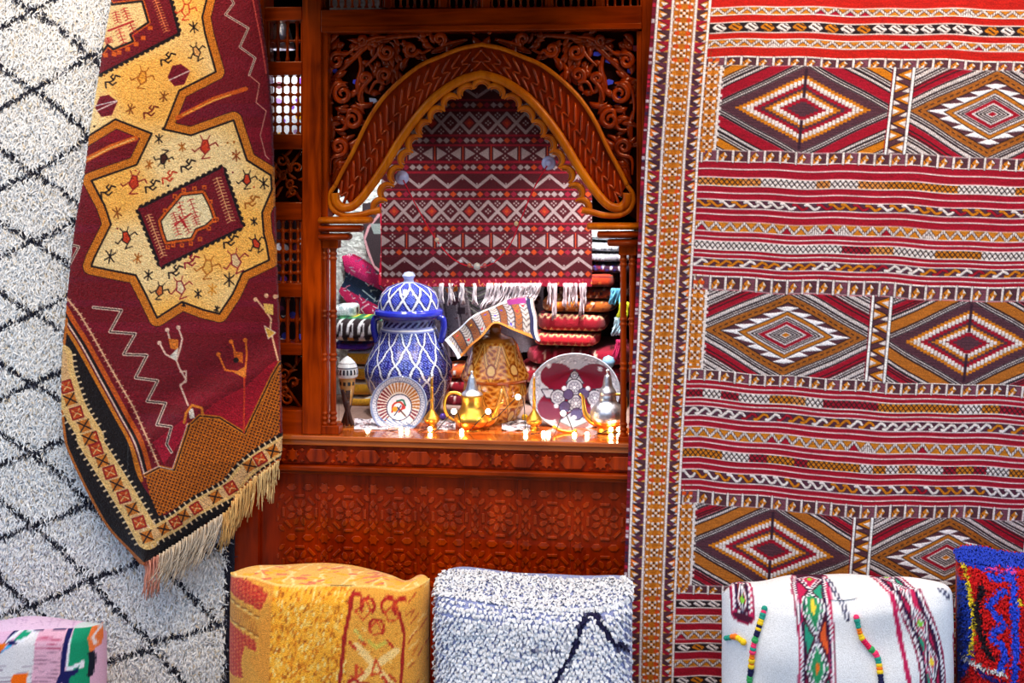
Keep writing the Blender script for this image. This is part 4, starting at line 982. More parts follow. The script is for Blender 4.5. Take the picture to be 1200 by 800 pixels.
for k in range(3):
    o = k*420
    X1 = kv((800, 500+o), (1000, 690+o)); X2 = kv((1000, 500+o), (790, 690+o)); c.line(X1, 8, (250, 206, 130)); c.line(X2, 8, (250, 206, 130))
    for (x, y) in ((790, 290), (850, 300), (960, 290), (1020, 290), (900, 400)):
        pp = [(x+38*math.cos(a), y+o+40*math.sin(a)) for a in np.linspace(2.4, 7.0, 9)]; c.line(kv(*pp), 3.4, (176, 30, 20))
    for (x, y) in ((780, 500), (830, 480), (970, 470), (950, 655), (790, 665), (850, 700), (985, 640)): c.line(kv((x-14, y+o-14), (x+14, y+o+12)), 3.4, (190, 46, 24))
    for i in range(50): x, y = r_.uniform(770, 1010), r_.uniform(260, 700)+o; c.line(kv((x, y), (x+8, y+3)), 1.5, r_.choice(((246, 200, 110), (206, 120, 26))))
for k in range(3):
    o = k*420
    for pp in ([(790, 330), (840, 270), (870, 320), (830, 370)], [(940, 320), (990, 270), (1010, 340), (960, 360)], [(860, 420), (900, 370), (930, 420), (890, 440)], [(900, 560), (930, 620), (880, 640)], [(800, 590), (840, 630), (800, 660)]):
        c.line(kv(*[(x, y+o) for x, y in pp]), 2.2, (206, 70, 30), True)
    c.line(kv((860, 470+o), (900, 500+o), (950, 465+o)), 4, (206, 180, 70)); c.line(kv((790, 420+o), (830, 470+o)), 3, (206, 190, 90))
c.rect(475, -75, 505, 240, (232, 158, 56))
for i in range(60): x = r_.uniform(475, 500); y = r_.uniform(-60, 240); c.line([(x, y), (x+r_.uniform(3, 8), y-r_.uniform(2, 7))], 1.8, r_.choice(((190, 80, 26), (206, 110, 26), (246, 196, 110))))
c.rect(250, -75, 505, -2, (240, 180, 84))   # top gusset
for x in range(246, 510, 36): c.line([(x, -70), (x+26, -4)], 3.6, (250, 214, 140)); c.line([(x+30, -70), (x+4, -4)], 3.6, (250, 214, 140))
for i in range(130): x, y = r_.uniform(250, 500), r_.uniform(-70, -6); c.line([(x, y), (x+r_.uniform(4, 12), y+r_.uniform(-12, 4))], r_.uniform(2, 5), r_.choice(((226, 120, 80), (236, 170, 40), (228, 130, 84), (238, 176, 30))))
c.line([(250, -1), (505, -1)], 4, (250, 206, 120))
G, XX, VV = cushion_grid(257, 496, [(256, 683), (290, 681), (330, 690), (390, 688), (440, 691), (470, 697), (499, 690)], [(256, 678), (275, 664), (300, 658), (350, 657), (385, 661), (410, 666), (440, 673), (465, 682), (480, 671), (490, 672), (497, 684)], -0.27, -0.11, 220, 260, 0.03, 3)
OC = tag(link('pouf_cushion', grid_mesh('pouf', G, c.sample(XX, VV)*(1+rng.normal(0, .06, XX.shape))[..., None], None, 0), WOOL), 'mustard and orange woven square cushion standing below the carved panel', 'cushion')

# --- white chenille pouf
c = Canvas(488, -80, 745, 240, 1.0, (228, 230, 238)); 
kw = lambda *p: [(480+x/4.444, 640+y/4.444-700) for x, y in p]
c.line(smooth_path(kw((700, 740), (770, 600), (850, 460), (890, 340), (930, 285), (975, 295), (1010, 360), (1060, 440), (1130, 520)), 5), 6.0, (22, 20, 60)); c.line(kw((940, 300), (965, 330)), 5, (224, 226, 236))
c.line(kw((700, 740), (560, 1000), (420, 1300)), 6, (22, 20, 60)); c.line(kw((530, 445), (820, 455)), 1.4, (80, 84, 120))
G, XX, VV = cushion_grid(503, 740, [(494, 712), (520, 705), (600, 712), (680, 716), (742, 708)], [(494, 682), (506, 668), (518, 662), (560, 665), (610, 671), (680, 675), (742, 673)], -0.27, -0.10, 120, 150, 0.035, 11, 7.0)
WC = thing('pouf_cushion', 'white looped wool cushion with one navy zigzag line below the window', 'cushion', (float(G[..., 0].mean()), -0.19, 0))
cb = c.sample(XX, VV); wh = cb.mean(-1, keepdims=True) > .4
link('cushion_body', grid_mesh('cushion_body', G, np.where(wh, lin((150, 158, 206)), cb)), WOOL, WC)  # grey-blue body colour also stands for shade between the white loops
Nn = normals(G); Nn = Nn*np.where(Nn[..., 1:2] > 0, 1, 1)
# orient outward (front faces -Y)
if Nn[30, 60, 1] > 0: Nn = -Nn
ri, rj, cl = [], [], []
H_, W_ = G.shape[:2]
for a in range(int(H_*.82)):
    pass
# rows of loops laid in a brick-like diagonal lattice
vs = np.arange(-70, 235, 4.3); pr = []
for k, v in enumerate(vs):
    for x in np.arange(506+(k % 2)*2.6, 739, 5.2): pr.append((x, v))
pr = np.array(pr)+rng.normal(0, .6, (len(pr), 2))
col0 = VV[:int(H_*.8), 60]
def onto(pr, G, VV, xa, xb, frac=.8):
    hh = int(G.shape[0]*frac); tt = np.linspace(0, 1, G.shape[1]); jj = np.clip(np.interp(pr[:, 0], xa+(xb-xa)*(tt-np.sin(2*np.pi*tt)/(2*np.pi)*.88), np.arange(G.shape[1])), 0, G.shape[1]-1.001); ii = np.empty(len(pr))
    for q in range(len(pr)):
        cv = VV[:hh, int(jj[q])]; ii[q] = np.interp(-pr[q, 1], -cv, np.arange(hh))
    i0 = np.clip(ii.astype(int), 0, G.shape[0]-2); j0 = jj.astype(int); fi = (ii-i0)[:, None]; fj = (jj-j0)[:, None]
    Pq = (G[i0, j0]*(1-fi)*(1-fj)+G[i0+1, j0]*fi*(1-fj)+G[i0, j0+1]*(1-fi)*fj+G[i0+1, j0+1]*fi*fj)
    return Pq, i0, j0
rp, ii, jj = onto(pr, G, VV, 503, 740)
V_, Q_, C_ = tufts(np.repeat(rp, 3, 0)+rng.normal(0, .0010, (len(rp)*3, 3)), np.repeat(Nn[ii, jj], 3, 0), np.repeat(c.sample(pr[:, 0], pr[:, 1]), 3, 0), 0.0095, 0.0058, .9, .25, .5, 9)
tag(link('cushion_loops', fast_mesh('cushion_loops', V_, Q_, C_, True), SHAG, WC), None, None, None, 'stuff')

# --- white wedding-blanket cushion with embroidered bands
c = Canvas(838, -80, 1140, 240, 1.25, (232, 232, 236)); kh = lambda *p: [(800+x/3, 640+y/3-690) for x, y in p]
def emb(path, wd, seed):
    r2 = random.Random(seed); p = smooth_path(path, 8); c.line(p, wd+3, (150, 24, 70)); c.line(p, wd-1, (70, 16, 44))
    t_ = np.gradient(p, axis=0); nn = np.stack([-t_[:, 1], t_[:, 0]], 1); nn /= np.hypot(nn[:, 0], nn[:, 1])[:, None]
    d = np.r_[0, np.cumsum(np.hypot(*np.diff(p, axis=0).T))]; at = lambda s, o: (np.interp(s, d, p[:, 0]+nn[:, 0]*o), np.interp(s, d, p[:, 1]+nn[:, 1]*o))
    L = d[-1]; h = wd/2
    for sg in (-1, 1):
        c.line([at(s, sg*(h-2.5)) for s in (0, L)], 5.4, (190, 30, 84)); zz_ = [at(s, sg*(h-2.5)+1.4*(1 if k % 2 else -1)) for k, s in enumerate(np.arange(0, L, 2.6))]; c.line(zz_, 1.7, (240, 236, 240)); zz_ = [at(s, sg*(h-5)+1.0*(1 if k % 2 else -1)) for k, s in enumerate(np.arange(0, L, 2.6))]; c.line(zz_, 1.3, (30, 24, 70))
    per = wd*1.55; s = -per*.3; k = 0
    while s < L+per:
        m_ = h-7
        c.poly([at(s, 0), at(s+per/2, m_), at(s+per, 0), at(s+per/2, -m_)], r2.choice(((196, 30, 80), (40, 140, 90), (200, 60, 40))))
        for q in (0, 2.6, 5.0): c.line([at(s+q, 0), at(s+per/2, m_-q), at(s+per-q, 0), at(s+per/2, -m_+q), at(s+q, 0)], 1.5, (236, 232, 236) if q != 2.6 else (30, 24, 60))
        c.poly([at(s+per*.38, 0), at(s+per/2, 3.6), at(s+per*.62, 0), at(s+per/2, -3.6)], r2.choice(((130, 200, 60), (232, 110, 30), (200, 30, 90), (250, 210, 60))))
        for sg in (-1, 1): c.poly([at(s-per*.3, sg*(m_-1)), at(s, sg*3.5), at(s+per*.3, sg*(m_-1))], r2.choice(((226, 90, 40), (40, 150, 120), (190, 30, 80))))
        s += per; k += 1
emb(kh((470, -60), (455, 90), (460, 190), (470, 300), (465, 480), (460, 800)), 42, 1)
emb(kh((740, -40), (770, 100), (810, 200), (860, 330), (880, 480), (890, 800)), 30, 2)
emb(kh((205, 60), (212, 230)), 24, 5)
emb(kh((980, 300), (990, 420), (1000, 600)), 10, 6)
for p in (kh((530, -20), (560, 130), (580, 210)), kh((915, 150), (945, 170))): c.line(p, 6, (40, 44, 80)); c.line(p, 2, (226, 226, 236))
seq = [(250, 60, 110), (40, 150, 130), (240, 120, 30), (240, 200, 40), (30, 30, 70), (220, 30, 80), (60, 160, 90)]
G, XX, VV = cushion_grid(848, 1126, [(847, 708), (856, 696), (868, 690), (900, 698), (930, 702), (985, 706), (1040, 698), (1090, 694), (1118, 700), (1128, 716)], [(847, 700), (858, 680), (866, 678), (900, 683), (945, 674), (1000, 672), (1060, 675), (1095, 682), (1118, 690), (1128, 706)], -0.28, -0.12, 240, 230, 0.035, 21, 6.0, 0.011)
HC = thing('cushion', 'white woollen cushion with red embroidered bands standing before the kilim', 'cushion', (float(G[..., 0].mean()), -0.2, 0))
link('cushion_body', grid_mesh('cushion_body', G, c.sample(XX, VV)), WEAVE, HC)
NH = normals(G); NH = -NH if NH[40, 100, 1] > 0 else NH
def pompoms(path):
    p = resamp(smooth_path(path, 8), int(np.hypot(*np.diff(np.array(path), axis=0).T).sum()/3.6)+2); q, i_, j_ = onto(p, G, VV, 848, 1126); nn = NH[i_, j_]
    for k, (pt, n_) in enumerate(zip(q, nn)):
        mb = MB(); r = 0.0062*random.uniform(.85, 1.15); ph = pt+n_*0.003
        mb.lathe([(ph[2]-r, .0004), (ph[2]-r*.7, r*.75), (ph[2], r*1.05), (ph[2]+r*.7, r*.75), (ph[2]+r, .0004)], ph[0], ph[1], 8, seq[(k//2+random.randint(0, 1)) % 7])
        link('pompom', mb.mesh('pompom', True), YARN, HC)
pompoms(kh((287, 195), (265, 265), (248, 330), (240, 420), (235, 470), (232, 700))); pompoms(kh((610, 205), (625, 270), (650, 310), (680, 350), (690, 420), (692, 480), (695, 700))); pompoms(kh((160, 315), (190, 320), (215, 330)))

# --- red/blue shaggy cushion far right
c = Canvas(1105, -120, 1320, 240, 0.9, (200, 12, 18)); kr = lambda *p: [(800+x/3, 640+y/3-668) for x, y in p]
def crag(p, wd, cc): c.line(smooth_path(p, 4), wd, cc)
c.poly(kr((950, -100), (1500, -100), (1500, 20), (1180, 40), (1100, 70), (1010, 75), (960, 60)), (30, 60, 190)); c.poly(kr((950, 60), (1010, 60), (1025, 150), (950, 140)), (196, 20, 16)); c.poly(kr((950, 145), (1020, 150), (1030, 380), (1000, 500), (960, 800), (930, 800)), (24, 60, 180))
crag(kr((965, 65), (1005, 70), (1025, 200), (1030, 300), (1020, 390)), 4, (236, 210, 40)); crag(kr((1060, 150), (1040, 250), (1060, 350), (1080, 380)), 7, (30, 16, 30))
for p, wd in ((kr((1130, 150), (1080, 210), (1120, 260), (1085, 310), (1120, 350), (1105, 420)), 8), (kr((1170, 60), (1160, 200), (1160, 330), (1150, 480), (1150, 800)), 9), (kr((1060, 60), (1090, 110), (1150, 100), (1170, 30)), 7), (kr((1260, 60), (1290, 200), (1240, 330), (1280, 480)), 9)): crag(p, wd, (40, 70, 214))
crag(kr((1080, 60), (1130, 40), (1180, 45)), 5, (226, 70, 160)); c.disc(*kr((1178, 185))[0], 3, (230, 200, 40)); crag(kr((1000, 420), (1120, 430)), 5, (226, 226, 226)); crag(kr((1040, 440), (1140, 470)), 6, (40, 30, 120))
G, XX, VV = cushion_grid(1131, 1300, [(1115, 668), (1140, 664), (1200, 670), (1302, 672)], [(1115, 655), (1130, 646), (1160, 642), (1200, 648), (1302, 655)], -0.24, -0.09, 80, 110, 0.03, 31, 6.0)
RC = thing('cushion', 'red and blue shaggy cushion with yellow line at the right edge', 'cushion', (float(G[..., 0].mean()), -0.19, 0))
link('cushion_body', grid_mesh('cushion_body', G, c.sample(XX, VV)*.7), WOOL, RC)
NR = normals(G); NR = -NR if NR[20, 40, 1] > 0 else NR
nn_ = 20000; pr = np.stack([rng.uniform(1131.5, 1299, nn_), rng.uniform(-66, 236, nn_)], 1); rp, ii, jj = onto(pr, G, VV, 1131, 1300)
V_, Q_, C_ = tufts(rp, NR[ii, jj], c.sample(pr[:, 0], pr[:, 1]), 0.008, 0.0032, .7, .5, .6, 12)
tag(link('cushion_pile', fast_mesh('cushion_pile', V_, Q_, C_, False), SHAG, RC), None, None, None, 'stuff')

# --- pink rag-rug cushion bottom left
c = Canvas(-120, -80, 115, 240, 1.2, (222, 176, 204)); kp = lambda *p: [(x/8, 700+y/8-741) for x, y in p]
c.poly(kp((-1000, 560), (0, 500), (330, 340), (330, 900), (300, 2500), (-1000, 2500)), (222, 216, 218))
c.poly(kp((340, 330), (600, 320), (590, 700), (540, 900), (400, 2500), (250, 2500)), (228, 172, 192))
for i in range(60): y = 340+i*33; c.line(smooth_path(kp((330+r_.uniform(-10, 20), y), (420, y+r_.uniform(-6, 8)), (580, y-10+r_.uniform(-6, 6))), 3), 1.0, (190, 90, 120) if i < 5 else (168, 120, 140))
for i in range(40): y = 560+i*36; c.line(kp((-400, y+8), (100, y), (320, y+r_.uniform(-8, 8))), .9, (150, 130, 146))
NV = (22, 22, 84)
c.line(kp((-400, 640), (0, 480), (60, 400), (150, 280), (190, 280), (290, 330), (350, 320), (430, 270), (480, 320), (560, 325), (680, 240)), 4.5, NV); c.poly(kp((370, 325), (430, 265), (480, 320)), NV)
c.poly(kp((130, 380), (200, 320), (275, 355), (180, 400)), (20, 150, 110)); c.line(kp((70, 395), (190, 305), (300, 350), (180, 405)), 3, (230, 228, 236), True); c.poly(kp((0, 410), (60, 390), (70, 420), (20, 480), (-100, 500)), (240, 110, 10)); c.poly(kp((20, 480), (90, 420), (130, 430), (40, 480)), (60, 170, 220)); c.line(kp((90, 400), (150, 410)), 4, NV)
c.line(kp((625, 330), (610, 500), (600, 700), (560, 800), (520, 1200), (450, 2400)), 5.5, NV); c.poly(kp((650, 240), (800, 240), (800, 560), (790, 800), (740, 2500), (650, 2500), (640, 600), (660, 380)), (14, 140, 100)); c.line(kp((650, 400), (640, 640)), 2.5, (226, 226, 236)); c.line(kp((650, 660), (745, 620), (740, 660)), 4, (226, 226, 236)); c.poly(kp((600, 680), (720, 660), (720, 700), (660, 740), (660, 900), (600, 800)), NV)
c.poly(kp((800, 260), (850, 320), (830, 520), (790, 560), (770, 420)), (236, 120, 60)); c.line(kp((810, 290), (830, 350), (800, 420), (815, 500)), 2, (240, 220, 220)); c.line(kp((790, 560), (800, 620), (790, 760)), 4, (20, 24, 40)); c.poly(kp((150, 690), (280, 680), (270, 900), (120, 900)), (246, 104, 6))
c.rect(-120, -80, 100, -2, (224, 190, 216)); c.rect(80, -60, 115, -2, (200, 210, 210))
for i in range(30): x = r_.uniform(-100, 100); c.line([(x, -60+r_.uniform(0, 40)), (x+12, -50+r_.uniform(0, 40))], .9, (190, 150, 186))
G, XX, VV = cushion_grid(-110, 104, [(-112, 750), (-40, 748), (0, 744), (40, 741), (75, 741), (106, 742)], [(-112, 735), (-40, 726), (0, 720), (30, 721), (60, 727), (85, 731), (106, 735)], -0.27, -0.12, 200, 190, 0.025, 41, 8.0, .004)
tag(link('cushion', grid_mesh('cushion', G, c.sample(XX, VV)), WEAVE), 'pink rag-woven cushion with green edge in the lower left corner', 'cushion')

# ================================================================== DISPLAY INTERIOR
def Ysh(py, px=560):
    dz = (HOR-py)/F; t = (ZD-CAM[2])/dz; return CAM[1]+(FW[1]+RT[1]*(px-600)/F)*t
def spotlamp(px, py, Y, tgt, power, label, colr=(1, .97, .93), size=0.05):
    p = P(px, py, Y); r = thing('display_lamp', label, 'lamp', p, 'small lamps inside the display')
    mb = MB(); mb.lathe([(p[2]+.07, .012), (p[2]+.065, .018), (p[2]+.02, .03), (p[2]+.004, .034), (p[2]+.004, .03), (p[2]+.02, .02)], p[0], p[1], 16); link('lamp_shade', mb.mesh('shade', True), SILVER, r)
    d = bpy.data.lights.new('display_bulb', 'SPOT'); d.energy = power; d.color = colr; d.shadow_soft_size = size; d.spot_size = math.radians(92); d.spot_blend = .9
    o = bpy.data.objects.new('display_bulb', d); col.objects.link(o); o.location = (p[0], p[1], p[2]-0.005)
    from mathutils import Vector
    o.rotation_euler = Vector(np.array(P(*tgt))-p).to_track_quat('-Z', 'Y').to_euler(); o.parent = r; o.matrix_parent_inverse = Matrix.Translation(r.location).inverted()
spotlamp(425, 72, 0.11, (440, 480, 0.30), 17, 'small silver spot lamp above the blue jar, behind the arch')
spotlamp(705, 72, 0.11, (690, 480, 0.30), 46, 'small silver spot lamp above the round plate, behind the arch')
spotlamp(565, 22, 0.11, (565, 500, 0.17), 14, 'small silver spot lamp behind the top of the arch')
spotlamp(330, 60, 0.12, (335, 150, 0.3), 3, 'small silver spot lamp behind the side lattice')

spotlamp(560, 215, 0.425, (545, 380, 0.45), 5, 'unseen silver lamp added to brighten the goods behind the red hanging textile')  # unseen lamp added to lift the dim goods at the back
spotlamp(412, 150, 0.42, (420, 300, 0.52), 4, 'unseen silver lamp added to brighten the white plaster pier')  # unseen lamp added to make the pier brighter
spotlamp(722, 200, 0.24, (710, 340, 0.38), 6, 'unseen silver lamp added to brighten the grey folded blankets')  # unseen lamp added to light up the right pile

def resprof(prof, n):
    p = np.array(prof, float); d = np.r_[0, np.cumsum(np.hypot(*np.diff(p, axis=0).T))]; s = np.linspace(0, d[-1], n)
    return np.interp(s, d, p[:, 0]), np.interp(s, d, p[:, 1])
def turned(name, prof, cx, Y, fn, mat, parent, nt=160, n=120, cap=True):
    """prof in photo pixels [(y, r)] top -> bottom around a vertical axis at depth Y; fn(theta, y, r) -> sRGB array"""
    ys, rs = resprof(prof, n); sc = S(cx, Y); p = P(cx, ys[0], Y)
    th = np.linspace(0, 2*math.pi, nt, endpoint=False)
    TH, YS = np.meshgrid(th, ys); RS = np.broadcast_to(rs[:, None], TH.shape)
    Z = np.array([P(cx, y, Y)[2] for y in ys])
    G = np.stack([p[0]+RS*sc*np.cos(TH), Y+RS*sc*np.sin(TH), np.broadcast_to(Z[:, None], TH.shape)], -1)
    C = lin(np.clip(fn(TH, YS, RS), 0, 255))
    return link(name, grid_mesh(name, G, C, wrap=True), mat, parent)
def full(TH, c): return np.broadcast_to(np.array(c, float), TH.shape+(3,)).copy()

# --- blue jar
BL = (48, 56, 160); BLD = (22, 20, 84); BW = (226, 230, 248)
def jar_body(TH, Yv, R):
    o = full(TH, BL); n = 13
    a = TH/(2*math.pi)*n; s = (Yv-384)/37.0; wob = .045*np.sin(s*2*math.pi*2)
    d1 = np.abs(np.mod(a+s+wob, 1)-.5); d2 = np.abs(np.mod(a-s-wob, 1)-.5); d = np.minimum(d1, d2)
    dots = np.sin(a*34)*np.sin(Yv*2.2); o[dots > .3] = (126, 138, 220); o[dots < -.35] = (22, 20, 100)
    c_ = (np.mod(a+s, 1)-.5)**2+(np.mod(a-s, 1)-.5)**2; o[(c_ > .30) & (c_ < .34)] = BLD
    o[d < .12] = BLD; o[d < .055] = BW
    o[Yv < 387] = (130, 140, 200); o[(Yv > 374) & (Yv < 381) & (np.sin(TH*26+Yv) > -.2)] = BLD; o[(Yv > 383) & (Yv < 385)] = BW
    return o
def jar_lid(TH, Yv, R):
    o = full(TH, (50, 64, 186)); n = 12; a = TH/(2*math.pi)*n; s = (Yv-334)/28.0; b = .5+.42*np.sin(s*1.35)
    dots = np.sin(a*30)*np.sin(Yv*2.3); o[dots > .4] = (110, 126, 220); o[dots < -.55] = (16, 14, 80)
    d = np.minimum(np.abs(np.mod(a+s, 1)-.5), np.abs(np.mod(a-s, 1)-.5)); o[d < .16] = BLD; o[d < .075] = BW
    o[Yv > 361] = (36, 46, 170); o[Yv > 368] = (24, 28, 130); o[Yv < 331] = (176, 184, 226); return o
Yj = 0.285
JR = thing('lidded_jar', 'large blue and white glazed jar with domed lid', 'jar', P(479, 500, Yj)*np.array([1, 1, 0])+np.array([0, 0, ZD]))
ysb = 190+ (513-190)*3.0/(3.0+Yj)   # where the shelf meets the jar
turned('jar_body', [(372, 31), (382, 31.5), (385, 33), (395, 36.5), (405, 41), (415, 46), (425, 50.5), (432, 52), (440, 51.5), (452, 48), (466, 42), (ysb-4, 36), (ysb, 35), (ysb, 1)], 479, Yj, jar_body, GLAZE, JR, 260, 170)
LD = turned('jar_lid', [(330, .5), (330, 6), (332, 14), (336, 25), (343, 32), (352, 35.5), (361, 36.5), (363, 40), (367, 41), (371, 38), (372, 30)], 479, Yj, jar_lid, GLAZE, JR, 220, 90)
turned('lid_knob', [(318, .5), (319, 5), (323, 8), (327, 5.5), (331, 6.5)], 479, Yj, jar_lid, GLAZE, LD, 40, 24)
for sx in (-1, 1):
    x0 = 479+sx*36; pts = smooth_path([(x0-sx*2, 371), (x0+sx*4, 374), (x0+sx*5, 384), (x0+sx*3, 394), (x0+sx*1, 401)], 6)
    link('handle', MB().tube([P(x, y, Yj-.02) for x, y in pts], 4.0*S(479, Yj), 10, (30, 38, 150)).mesh('handle', True), GLAZE, JR)

# --- honey carved jar
def oj(TH, Yv, R):
    o = full(TH, (222, 144, 48)); n = 8; a = TH/(2*math.pi)*n
    up = Yv < 442; s = np.where(up, (Yv-398)/43, (Yv-447)/50.0)
    tri = np.abs(np.mod(a, 1)-.5)*2; e = np.abs(tri-s*1.05)
    o[(e < .10)] = (236, 176, 84); o[(e >= .10) & (e < .17)] = (120, 52, 8)
    ins = (tri < s-.22) | (tri > s+.24); dots = np.sin(a*13+np.sin(Yv*.5))*np.sin(Yv*.8+np.sin(a*9)); o[ins & (dots > .25)] = (160, 74, 10); o[ins & (dots < -.6)] = (232, 176, 92)
    c_ = ((np.mod(a+.5, 1)-.5)*2.6)**2+((s-.72)*3.2)**2; o[c_ < .34] = (150, 66, 10); o[c_ < .16] = (240, 190, 110)
    o[(np.abs(Yv-471) < 1.2) & ~up] = (236, 176, 84); o[(Yv > 441) & (Yv < 446)] = (176, 84, 16); o[Yv > 494] = (196, 130, 50); o[Yv < 399] = (190, 110, 30)
    return o
Yo = Ysh(498, 580)+.064
OJ = thing('lidded_jar', 'honey brown carved clay jar under a folded cloth', 'jar', P(580, 498, Yo))
turned('jar_body', [(445, 36), (449, 36.5), (460, 37.5), (472, 35.5), (484, 29.5), (491, 25), (494, 24), (498, 24.5), (498.3, 1)], 580, Yo, oj, GLAZE, OJ, 240, 120)
OL = turned('jar_lid', [(389, .5), (390, 8), (392, 12), (395, 21), (402, 26.5), (414, 30.5), (428, 35.5), (438, 39.5), (442, 40), (444.5, 38.5), (445, 33)], 580, Yo, oj, GLAZE, OJ, 240, 110)

turned('lid_knob', [(376, .5), (378, 5), (383, 8), (388, 7), (391, 8)], 580, Yo, oj, GLAZE, OL, 40, 24)
# --- striped plate
def disc_plate(name, label, cx, cy, rx, ry, Y, draw, tilt=0.22, depth=0.02, mat=GLAZE, cat='plate'):
    c = Canvas(cx-rx-2, cy-ry-2, cx+rx+2, cy+ry+2, 2.2, (200, 204, 216)); draw(c); n = 70; nt = 150
    th = np.linspace(0, 2*math.pi, nt, endpoint=False); rr = np.r_[np.linspace(0.01, 1, n), [1.02, 1.0, .7, .02]]
    TH, RR = np.meshgrid(th, rr); px = cx+rx*RR*np.cos(TH); py = cy+ry*RR*np.sin(TH)
    dep = depth*(1-np.clip((RR-.45)/.55, 0, 1)**1.5); dep[n:] = dep[n:]+np.array([.002, .006, .006+depth*.5, .006+depth])[:, None]*1.0; dep[n:] -= np.array([0, 0, depth*.3, 0])[:, None]
    G = PA(px, py, Y+dep+0*px); G[..., 1] += -(cy-py)*S(cx, Y)*-tilt if False else (cy-py)*S(cx, Y)*tilt
    o = link(name, grid_mesh(name, G, c.sample(np.clip(px, cx-rx, cx+rx), py), wrap=True), mat); return tag(o, label, cat)
def dp1(c):
    cx, cy = 467, 474
    c.disc(cx, cy, 33, (120, 130, 170)); c.disc(cx, cy, 30.6, (206, 208, 220)); 
    for k in range(64): a = k*2*math.pi/64; c.line([(cx+26.5*math.cos(a), cy+26.5*math.sin(a)), (cx+30*math.cos(a+.05), cy+30*math.sin(a+.05))], .9, (120, 120, 150))
    c.ring(cx, cy, 25.4, 26.2, (40, 44, 90)); c.disc(cx, cy, 25.4, (238, 226, 214))
    for k in range(36):
        a = k*2*math.pi/36; d = math.degrees(a) % 360
        cc = (178, 104, 24) if (d > 235 or d < 20) else (120, 22, 36)
        if 40 < d < 130: continue
        c.poly([(cx+14*math.cos(a-.05), cy+14*math.sin(a-.05)), (cx+25*math.cos(a-.055), cy+25*math.sin(a-.055)), (cx+25*math.cos(a+.055), cy+25*math.sin(a+.055)), (cx+14*math.cos(a+.05), cy+14*math.sin(a+.05))], cc)
    for k in range(5): c.line(smooth_path([(cx-22+k*8, cy+14+k*1.5), (cx-14+k*8, cy+20+k), (cx-4+k*7, cy+24)], 4), 1.6, (90, 110, 160))
    c.disc(cx+1, cy+3, 15.2, (40, 40, 80)); c.disc(cx+1, cy+3, 14, (236, 234, 240))
    c.line(smooth_path([(cx-7, cy+8), (cx-6, cy), (cx+1, cy-3), (cx+6, cy+2), (cx+1, cy+8)], 5), 2.2, (190, 60, 40)); c.line(smooth_path([(cx-2, cy-4), (cx+5, cy-5), (cx+8, cy+1)], 5), 2, (40, 110, 90)); c.disc(cx-4, cy+5, 3, (226, 160, 50)); c.disc(cx+6, cy+3, 2.4, (190, 60, 60)); c.line([(cx-1, cy+3), (cx+9, cy+13)], 1.8, (90, 60, 60)); c.line([(cx+3, cy+1), (cx-4, cy+12)], 1.4, (60, 70, 110))
disc_plate('ceramic_plate', 'small round ceramic plate with red and ochre rays leaning before the blue jar', 467, 474, 33, 31.5, 0.100, dp1, .25, .012)
# --- large inlaid plate
def dp2(c):
    cx, cy = 673, 463; SV = (176, 178, 192); MR_ = (112, 12, 40)
    c.disc(cx, cy, 60, SV); 
    for k in range(900): a = random.random()*6.28; r = random.uniform(.8, 1); x, y = cx+52*r*math.cos(a), cy+46*r*math.sin(a); c.line([(x, y), (x+random.uniform(-2, 2), y+random.uniform(-2, 2))], .7, random.choice(((120, 120, 136), (226, 226, 236), (150, 152, 168))))
    for (x, y, rx, ry) in ((652, 441, 19, 15), (696, 442, 20, 15), (646, 476, 16, 15), (701, 472, 17, 15), (672, 492, 20, 11), (673, 455, 30, 22)): c.disc(x, y, rx, MR_, ry)
    def med(x, y, r):
        c.disc(x, y, r+1.2, (50, 40, 60)); c.disc(x, y, r, SV); c.ring(x, y, r*.62, r*.75, (110, 110, 130))
        for k in range(8): a = k*.785; c.line([(x+r*.15*math.cos(a), y+r*.15*math.sin(a)), (x+r*.6*math.cos(a), y+r*.6*math.sin(a))], .8, (100, 100, 124))
        c.disc(x, y, r*.18, (230, 230, 240))
    for p in ([(663, 449), (673, 433), (684, 449), (673, 455)], [(634, 456), (648, 456), (652, 466), (640, 466)], [(694, 456), (712, 454), (708, 462), (698, 470)], [(655, 492), (672, 480), (690, 492), (672, 500)]): c.poly(p, SV); c.line(p, 1.2, (60, 50, 70), True)
    for x, y, r in ((673, 454, 9), (654, 465, 8), (697, 466, 8.5), (675, 472, 9.2), (673, 440, 4)): med(x, y, r)
    for x, y, r in ((666, 462, 5.5), (684, 461, 6), (662, 476, 6), (676, 484, 6.5)): c.disc(x, y, r, (84, 70, 110)); c.ring(x, y, r, r+.8, (40, 30, 50))
    for x, y in ((661, 455), (689, 455), (652, 475), (695, 476), (673, 488), (643, 429), (703, 433)): c.disc(x, y, 2.8, (200, 200, 214)); c.disc(x-.6, y-.6, 1.2, (250, 250, 255))
disc_plate('inlaid_plate', 'large round maroon plate inlaid with silver flowers and a broad silver rim', 673, 459, 53, 43.5, 0.158, dp2, .18, .016)

